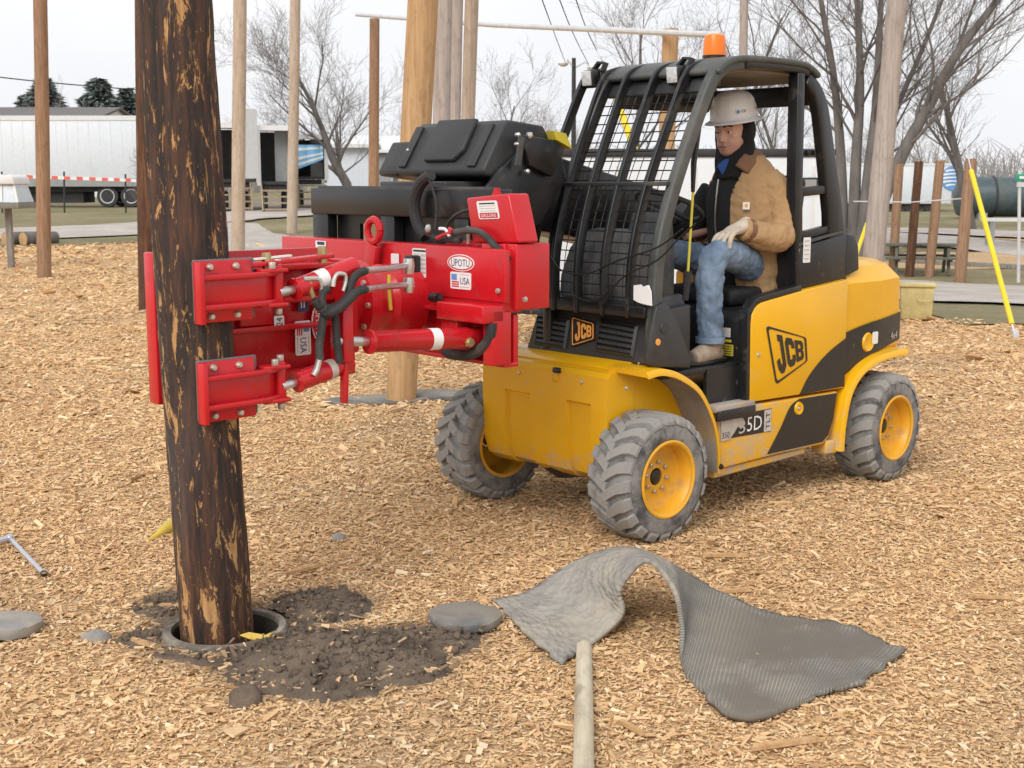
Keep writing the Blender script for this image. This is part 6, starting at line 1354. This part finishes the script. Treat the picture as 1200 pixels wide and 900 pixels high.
# short posts in a row with a wire
for i, (px, py, tx, ty, d, lb) in enumerate(((1032, 300, 1052, 195, 27.2, 'leftmost brown post of the short row, half hidden by the leaning trunk'), (1051, 298, 1075, 190, 26.6, 'second brown post of the short row'), (1067, 298, 1078, 190, 26., 'dark straight post in the middle of the short row'), (1111, 299, 1102, 190, 26.3, 'x'), (1124, 312, 1137, 187, 24.6, 'rightmost and nearest post of the short row'))):
    pass
posts = [((1047, 297), (1054, 192), .10, 'w_brown', 'leftmost brown post of the short row, beside the leaning trunk', 28.), ((1066, 298), (1077, 189), .095, 'w_dark', 'dark brown post second from the left in the short row', 27.), ((1089, 297), (1102, 188), .10, 'w_brown', 'reddish brown post second from the right in the short row', 27.), ((1125, 311), (1138, 186), .115, 'w_brown', 'paler post at the right end of the short row', 25.)]
for a, b, r, mt, lb, d in posts:
    f = DP(*a, d); tp = DP(*b, d); pole('short_post', (f.x, d, zt(f.x, d)-.25), tp, r, r*.92, M[mt], lb, 'short posts in a row', 14, 6)
mb = MB(); a = DP(1000, 236, 26.5); b = DP(1138, 232, 25.3); mb.tube([a, a.lerp(b, .5)-Vector((0, 0, .05)), b], .012, 6); tag(mb.build('rail_wire', M['galv']), 'thin pale wire strung along the short posts', 'wire')
# picnic table
def picnic(px, py, sc, rz):
    c = GP(px, py); t = empty('picnic_table', (c.x, c.y, zt(c.x, c.y)+.03), rz, 'weathered wooden picnic table behind the forklift at the right', 'picnic table'); t.scale = (sc,)*3
    for k in range(5): MB().box((0, -.31+.155*k, .74), (1.8, .145, .055)).build('table_plank', M['w_old'], t, bevel=.006)
    for s_ in (-1, 1):
        for k in range(2): MB().box((0, s_*(.62+.135*k), .44), (1.8, .128, .055)).build('seat_plank', M['w_old'], t, bevel=.006)
    for x in (-.62, .62):
        for s_ in (-1, 1): MB().bar([(x, s_*.25, .72), (x, s_*.62, .0)], .07, .12, (1, 0, 0)).build('leg', M['w_old'], t, bevel=.005)
        MB().box((x+.042, 0, .40), (.04, 1.5, .09)).build('seat_support', M['w_old'], t); MB().box((x+.042, 0, .69), (.04, .7, .07)).build('top_support', M['w_old'], t)
M['w_old'] = wood_material('old_green_grey_plank', (.075, .08, .06), (.13, .135, .105), (.19, .19, .15), 16)
picnic(1078, 323, .84, R_(-12))
mb = MB(); a = GP(1030, 308); b = GP(1230, 318); mb.bar([a+Vector((0, 0, .05)), b+Vector((0, 0, .05))], .14, .14, (0, 0, 1)); tag(mb.build('timber_edging', M['w_plank'], bevel=.01), 'low timber edging on the ground behind the picnic table', 'edging')
# yellow bin
c = GP(1079, 377); t = empty('yellow_bin', (c.x, c.y+.2, 0), R_(-14), 'faded yellow lidded bin behind the rear of the forklift', 'bin')
mb = MB(); mb.hexa([(-.17, -.14, .0), (.17, -.14, .0), (.17, .14, .0), (-.17, .14, .0), (-.19, -.16, .38), (.19, -.16, .38), (.19, .16, .38), (-.19, .16, .38)]); mb.build('tub', M['binyel'], t, bevel=.012)
MB().box((0, 0, .395), (.42, .36, .035)).build('lid', M['binyel'], t, bevel=.008)
MB().tube(spline([(-.01, -.165, .31), (0.0, -.20, .24), (.05, -.205, .225), (.13, -.205, .225), (.165, -.19, .25), (.17, -.165, .31)], 4), .008, 6).build('handle', M['binyel'], t)
# guy guard by the right edge, with its anchor rod
def guy(p_top, p_bot, d0, d1, label, r=.028, rod=True, up=(1128, 150)):
    a, b = DP(*p_top, d0), DP(*p_bot, d1); t = empty('guy_guard', (b.x, b.y, b.z), label=label, cat='guy guard')
    MB().tube([a-b, Vector((0, 0, 0))], r, 10).build('guard_tube', M['guard'], t)
    if rod:
        e = b+(b-a).normalized()*.45; e = e-b; MB().tube([Vector((0, 0, 0)), e], .012, 8).build('anchor_rod', M['galv'], t)
        MB().box(e*.35, (.06, .06, .12)).build('clamp', M['galv'], t, bevel=.006); MB().box(e*.9, (.07, .06, .08)).build('anchor_eye', M['galv'], t, bevel=.006)
    u = DP(*up, d0+.8); MB().tube([a-b, u-b], .008, 6).build('guy_wire', M['galv'], t)
guy((1138, 200), (1186, 380), 15.2, 13.6, 'yellow plastic guy guard slanting down at the right edge')
guy((721, 112), (757, 212), 17.5, 16.4, 'yellow guy guard seen through the cab screen', .045, False, (700, 60))
guy((1016, 262), (1003, 300), 16.5, 16., 'short stretch of yellow guy guard behind the grey pole', .025, False, (1030, 215))
# street sign
d = 17.; a = GP(1193, 318); t = empty('street_sign', DP(1194, 322, d), label='green street name sign on a thin post at the right edge', cat='sign'); b0 = t.location.copy()
MB().tube([(0, 0, -.1), DP(1195, 200, d)-b0], .022, 8).build('post', M['galv'], t)
pz = DP(1196, 208, d)-b0; MB().box(pz+Vector((.06, -.03, 0)), (.26, .02, .09)).build('sign_plate', M['gsign'], t, bevel=.004); MB().box(pz+Vector((0, -.02, -.09)), (.10, .02, .06)).build('sign_bracket', M['galv'], t)
plate('print_line', M['white'], t, pz+Vector((.06, -.041, 0)), (1, 0, 0), (0, 0, 1), .18, .03, out=(0, -1, 0))
# concrete bench by the right tree
a = GP(1180, 300); t = empty('low_bench', DP(1185, 272, 34.), label='low pale bench under the right hand tree', cat='bench'); MB().box((0, 0, .32), (1.5, .4, .08)).build('seat', M['concrete2'] if 'concrete2' in M else M['offwhite'], t); [MB().box((x, 0, .0), (.12, .35, .6)).build('leg', M['greywall'], t) for x in (-.55, .55)]
# left: tape fence, glazed cap on a post, logs
d = 50.
for i, (px, y0, y1) in enumerate(((2, 201, 243), (75, 201, 243), (147, 204, 243), (-70, 198, 243))):
    a = DP(px, y1, d); b = DP(px, y0, d); MBo = MB().tube([Vector((a.x, d, zt(a.x, d)-.2)), b], .035, 8).build('tape_post', M['under']); tag(MBo, ('first', 'second', 'third', 'outermost')[i]+' thin dark post carrying the red and white tape, counted from the left edge' if i < 3 else 'thin dark tape post beyond the left edge', 'post', 'tape posts')
tape = [DP(*p, d-.1) for p in ((-70, 203), (2, 206), (75, 208.5), (147, 211), (205, 214))]; sp_ = spline([tuple(p) for p in tape], 10); mb = MB(); vs = []; fs = []
for i, p in enumerate(sp_): vs += [(p[0], p[1], p[2]-.06), (p[0], p[1], p[2]+.06), (p[0], p[1]+.01, p[2]+.06), (p[0], p[1]+.01, p[2]-.06)]
for i in range(len(sp_)-1):
    for k in range(4): a_ = i*4+k; b_ = i*4+(k+1) % 4; fs.append((a_, b_, b_+4, a_+4))
mb.add(vs, fs); mb.m = [(i//4) % 2 for i in range(len(fs))]; tag(mb.build('barrier_tape', [M['tape_r'], M['tape_w']]), 'red and white barrier tape strung in front of the long trailer', 'tape')
d = 24.; c = DP(2, 238, d); t = empty('glazed_box', (c.x, d, zt(c.x, d)), label='white glazed box on a wooden stand at the left edge', cat='glazed box'); g = t.location.z; s = mpp(d)
zb, zm, zp = DP(0, 237, d).z-g, DP(0, 216, d).z-g, DP(0, 206, d).z-g
mb = MB(); mb.hexa([(-.5, -.3, zb), (.41, -.3, zb), (.41, .5, zb), (-.5, .5, zb), (-.42, -.22, zm), (.33, -.22, zm), (.33, .42, zm), (-.42, .42, zm)]); mb.build('glazing', M['paleglass'], t)
mb = MB(); mb.prism([(-.5, zm), (-.46, zp-.03), (-.36, zp+.02), (.26, zp+.02), (.34, zp-.03), (.37, zm)], 'y', -.30, .5); mb.build('roof', M['offwhite'], t, bevel=.02)
for x0, x1 in ((-.17, -.14), (.12, .10), (.41, .33), (-.5, -.42)): MB().bar([(x0, -.305, zb), (x1, -.225, zm)], .03, .03, (1, 0, 0)).build('glazing_bar', M['offwhite'], t)
MB().box((-.05, .1, zb-.06), (.98, .9, .10)).build('tray', M['w_plank'], t, bevel=.01); MB().box((.11, .0, (zb-.1)/2), (.10, .10, zb)).build('stand', M['w_plank'], t)
for i, (px, py, lb) in enumerate(((6, 285, 'short log lying at the left edge under the glazed box'), (27, 286, 'second short log, beside the slim brown pole'))):
    d = 31.; c = DP(px, 281, d); t = empty('log', (c.x, d, zt(c.x, d)+.15), R_(-35), lb, 'log', 'logs by the left edge'); r = .17
    mb = MB(); mb.lathe([(r*.98, 0), (r, .05), (r*.97, .5), (r*.93, .9)], 'y', 20); mb.build('log_bark', M['bark'], t); MB().lathe([(0, -.008), (r*.95, -.004), (r*.97, .02)], 'y', 20).build('end_grain', M['w_tan'], t)
# street lamp and power lines
d = 46.; a = DP(672, 240, d); t = empty('street_lamp', (a.x, d, zt(a.x, d)), label='thin street lamp with two heads left of the cab', cat='street lamp'); b0 = t.location
tp = DP(672.5, 68, d)-b0; MB().tube([(0, 0, 0), tp], [.10, .07], 10).build('post', M['under'], t)
for px, py in ((660, 74), (694, 79)):
    h = DP(px, py, d)-b0; MB().tube([tp-Vector((0, 0, .35)), tp.lerp(h, .6)+Vector((0, 0, .06)), h], .03, 6).build('arm', M['galv'], t); MB().ell(h, (.19, .15, .12), n=12).build('lamp_head', M['offwhite'], t)
for i, pts in enumerate((((628, -20, 20), (650, 40, 33), (662, 72, 46)), ((648, -20, 20), (672, 40, 33), (690, 76, 46)), ((668, -20, 20), (690, 40, 33), (712, 84, 46)), ((-40, 86, 60), (60, 97, 62), (170, 106, 66)))):
    mb = MB(); mb.tube(spline([tuple(DP(*p)) for p in pts], 6), .011 if i < 3 else .03, 5); tag(mb.build('power_line', M['under']), ('leftmost power line sloping down to the street lamp', 'middle power line sloping down to the street lamp', 'rightmost power line sloping down behind the street lamp', 'dark power line above the conifers at the left')[i], 'power line', 'power lines')

# ---- trees
def bare_tree(base, h, label, seed, stems=None, spread=.55, levels=4, r0=None, mat='bark', name='bare_tree', tw='twig', first=.28, kids=(7, 6, 5, 4), lean=(0, 0), grp='bare trees', twig_r=.006, up=.35):
    twig_r *= .5; rnd = random.Random(seed); T = MB(); K = MB(); base = Vector(base); r0 = (r0 or h*.022)*.85
    def grow(p, d, L_, r, lev):
        n = 5 if lev < 2 else 4; pts = [p]; rr = [r]; q = p.copy(); dd = d.copy()
        for i in range(n):
            dd = (dd+Vector((rnd.gauss(0, .13), rnd.gauss(0, .13), rnd.gauss(0, .06)+up*.12*(1 if lev else .3)))).normalized(); q = q+dd*(L_/n); pts.append(q.copy()); rr.append(max(twig_r*.5, r*(1-.78*(i+1)/n)))
        (T if lev < 2 else K).tube(pts, rr, 8 if lev == 0 else (6 if lev == 1 else (4 if lev == 2 else 3)), cap=False)
        if lev >= levels-1: return
        k = kids[min(lev, len(kids)-1)]
        for c in range(k):
            t = first+(1-first)*(c+rnd.random()*.8)/k if lev == 0 else .22+.78*(c+rnd.random())/k
            t = min(.98, t); f = t*n; i = int(f); pp = pts[i].lerp(pts[i+1], f-i); rad = rr[i]+(rr[i+1]-rr[i])*(f-i)
            ax = dd.orthogonal().normalized(); ax.rotate(Matrix.Rotation(rnd.random()*6.28, 3, dd)); tang = (pts[i+1]-pts[i]).normalized()
            ang = spread*rnd.uniform(.7, 1.25)*(1.1 if lev else 1.); nd = (tang*math.cos(ang)+ax*math.sin(ang)).normalized(); nd.z += up*.25; nd.normalize()
            grow(pp, nd, L_*rnd.uniform(.42, .62)*(1.15 if lev == 0 else 1)*(1-.35*t if lev == 0 else 1), max(twig_r, rad*rnd.uniform(.38, .55)), lev+1)
    if stems is None: grow(Vector((0, 0, -.2)), Vector((lean[0], lean[1], 1)).normalized(), h*.75, r0, 0)
    else:
        for pts, rs in stems:
            P_ = [Vector(p)-base for p in pts]; sp2 = [Vector(p) for p in spline([tuple(p) for p in P_], 4)]; R2 = [float(x) for x in np.interp(np.linspace(0, 1, len(sp2)), np.linspace(0, 1, len(rs)), rs)]
            T.tube(sp2, R2, 10, cap=False); m = len(sp2)
            nb = 12
            for c in range(nb):
                t = .30+.68*(c+rnd.random())/nb; i = min(m-2, int(t*(m-1))); tang = (sp2[i+1]-sp2[i]).normalized(); ax = tang.orthogonal().normalized(); ax.rotate(Matrix.Rotation(rnd.random()*6.28, 3, tang))
                nd = (tang*.72+ax*rnd.uniform(.5, .9)); nd.z += .2; nd.normalize(); grow(sp2[i], nd, h*rnd.uniform(.16, .30), max(.014, R2[i]*rnd.uniform(.25, .45)), 1)
    t = empty(name, base, label=label, cat='tree', group=grp)
    T.build('trunk', M[mat], t, merge=0, angle=80); K.build('crown', M[tw], t, merge=0, angle=80); return t
def tb(px, py, d): p = DP(px, py, d); return (p.x, d, zt(p.x, d))
bare_tree(tb(412, 212, 56.), 8.4, 'bare tree with upswept limbs behind the rough brown post', 5, spread=.62, kids=(12, 8, 7, 5), first=.10, levels=5, r0=.28, mat='bark', twig_r=.012)
bare_tree(tb(580, 215, 60.), 6.9, 'bare tree behind the group of grey poles', 8, spread=.6, kids=(9, 7, 5, 3), levels=5, first=.18, r0=.16, twig_r=.012)
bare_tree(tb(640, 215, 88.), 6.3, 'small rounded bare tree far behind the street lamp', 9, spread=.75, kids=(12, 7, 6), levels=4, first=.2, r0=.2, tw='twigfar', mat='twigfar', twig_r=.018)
d = 31.
S_ = lambda *pp: [tuple(DP(*p, d+dd)) for p, dd in pp]
base = DP(995, 278, d); base = (base.x, d, zt(base.x, d)-.1)
bare_tree(base, 10., 'large multi-stemmed bare tree behind the rear of the forklift', 12, stems=[
    (S_(((988, 290), .2), ((985, 180), .3), ((977, 90), .2), ((962, 0), 0), ((950, -90), .2)), [.15, .12, .085, .06, .04]),
    (S_(((1000, 290), 0), ((1003, 190), 0), ((1008, 110), 0), ((1006, 30), .2), ((1000, -80), .3)), [.16, .13, .10, .075, .045]),
    (S_(((1010, 290), -.2), ((1018, 200), -.2), ((1026, 130), -.3), ((1030, 50), -.4), ((1036, -70), -.5)), [.16, .13, .10, .075, .045]),
    (S_(((1012, 300), -.6), ((1035, 232), -.6), ((1062, 172), -.7), ((1092, 118), -.8), ((1122, 62), -.9), ((1172, -4), -1.), ((1210, -60), -1.)), [.19, .17, .145, .12, .10, .08, .06]),
    (S_(((1014, 295), .3), ((1028, 210), .5), ((1050, 130), .6), ((1080, 60), .7), ((1112, -20), .8)), [.12, .095, .07, .055, .04])], mat='bark2', levels=5, kids=(6, 6, 5, 3), twig_r=.010)
bare_tree(tb(1139, 272, 42.), 6.6, 'slender bare tree standing in front of the dark tank', 17, spread=.55, kids=(9, 7, 5, 3), first=.26, levels=5, r0=.24, twig_r=.010)
bare_tree(tb(742, 225, 40.), 8.2, 'bare tree whose twigs show above the cab screen', 21, spread=.65, kids=(10, 7, 5, 3), first=.2, levels=5, r0=.16, twig_r=.010)
bare_tree(tb(838, 225, 44.), 9.5, 'dark slim bare tree rising behind the beacon', 23, spread=.5, kids=(9, 6, 5, 3), first=.3, levels=5, r0=.16, twig_r=.010)
bare_tree(tb(925, 225, 50.), 7., 'bare tree seen above the cab roof at its rear', 29, spread=.6, kids=(9, 6, 5, 3), first=.25, levels=5, r0=.15, twig_r=.011)
for i, (px, h, sd_) in enumerate(((285, 5.2, 31), (310, 4.6, 32), (8, 5.4, 33), (88, 6.0, 34), (520, 5., 35), (690, 4.6, 36), (1085, 6.2, 37), (1030, 5.5, 38), (465, 5.2, 39), (925, 6., 40), (955, 5.6, 41))):
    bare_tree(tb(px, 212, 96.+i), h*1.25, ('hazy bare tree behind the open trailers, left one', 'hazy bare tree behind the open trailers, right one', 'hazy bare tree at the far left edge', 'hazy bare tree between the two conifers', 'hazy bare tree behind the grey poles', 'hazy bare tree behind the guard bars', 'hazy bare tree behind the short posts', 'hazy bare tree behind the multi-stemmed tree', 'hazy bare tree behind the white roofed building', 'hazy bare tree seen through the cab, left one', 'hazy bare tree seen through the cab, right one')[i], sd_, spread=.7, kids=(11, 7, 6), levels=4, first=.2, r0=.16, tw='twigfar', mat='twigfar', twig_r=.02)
def conifer(px, pyt, d, rad, label, seed):
    b = tb(px, 215, d); h = DP(px, pyt, d).z-b[2]; rnd = random.Random(seed); t = empty('conifer', b, label=label, cat='tree', group='conifers behind the long trailer')
    MB().tube([(0, 0, -.2), (0, 0, h*.5), (0, 0, h*.97)], [.20, .12, .03], 8).build('trunk', M['bark'], t)
    mb = MB(); n = 5200
    for i in range(n):
        u = rnd.random()**.9; z = h*(1-u)*.97+.03*h; wid = rad*min(1, u*1.7+.02)*(1+.18*math.sin(z*5.+seed)+.12*rnd.random()); a = rnd.random()*6.283; r = wid*math.sqrt(rnd.uniform(.15, 1.)); l_ = rnd.uniform(.35, .8)
        p = Vector((r*math.cos(a), r*math.sin(a), z-.18*r)); o_ = Vector((math.cos(a), math.sin(a), rnd.uniform(-.45, .25))).normalized(); sd2 = o_.cross(Vector((rnd.gauss(0, .5), rnd.gauss(0, .5), 1))).normalized()*l_*.36
        mb.add([p-sd2, p+o_*l_, p+sd2], [(0, 1, 2)])
    mb.build('crown', M['pine'], t, merge=0)
conifer(57, 90, 100., 3.0, 'dark conifer behind the slim brown pole', 1); conifer(121, 92, 104., 3.6, 'broad dark conifer left of the clamped pole', 2); conifer(153, 104, 108., 2.6, 'smaller dark conifer just left of the clamped pole', 3); conifer(36, 112, 108., 2.0, 'small dark conifer at the far left', 4)
bare_tree(tb(163, 238, 52.), 2.9, 'brown leafless shrub in front of the long trailer, beside the dark pole', 55, spread=.8, kids=(16, 10, 6), levels=4, first=.05, r0=.05, twig_r=.012, name='bare_shrub')
# far wooded ridge that closes the view
rnd = random.Random(77); mb = MB()
for i in range(2600):
    x = rnd.uniform(-75, 95); y = rnd.uniform(118, 140); g = zt(x, y); h = rnd.uniform(2.2, 4.6)*(.9+.35*mnoise.noise((x*.06, 3, 1))); p = Vector((x, y, g)); pts = [p]
    for k in range(3): p = p+Vector((rnd.gauss(0, .35), 0, h/3)); pts.append(p)
    mb.tube(pts, [.10, .07, .05, .025], 3, cap=False)
    for k in range(3):
        q = pts[1+k % 3]; e = q+Vector((rnd.gauss(0, .9), 0, rnd.uniform(.4, 1.4))); mb.tube([q, e], [.04, .02], 3, cap=False)
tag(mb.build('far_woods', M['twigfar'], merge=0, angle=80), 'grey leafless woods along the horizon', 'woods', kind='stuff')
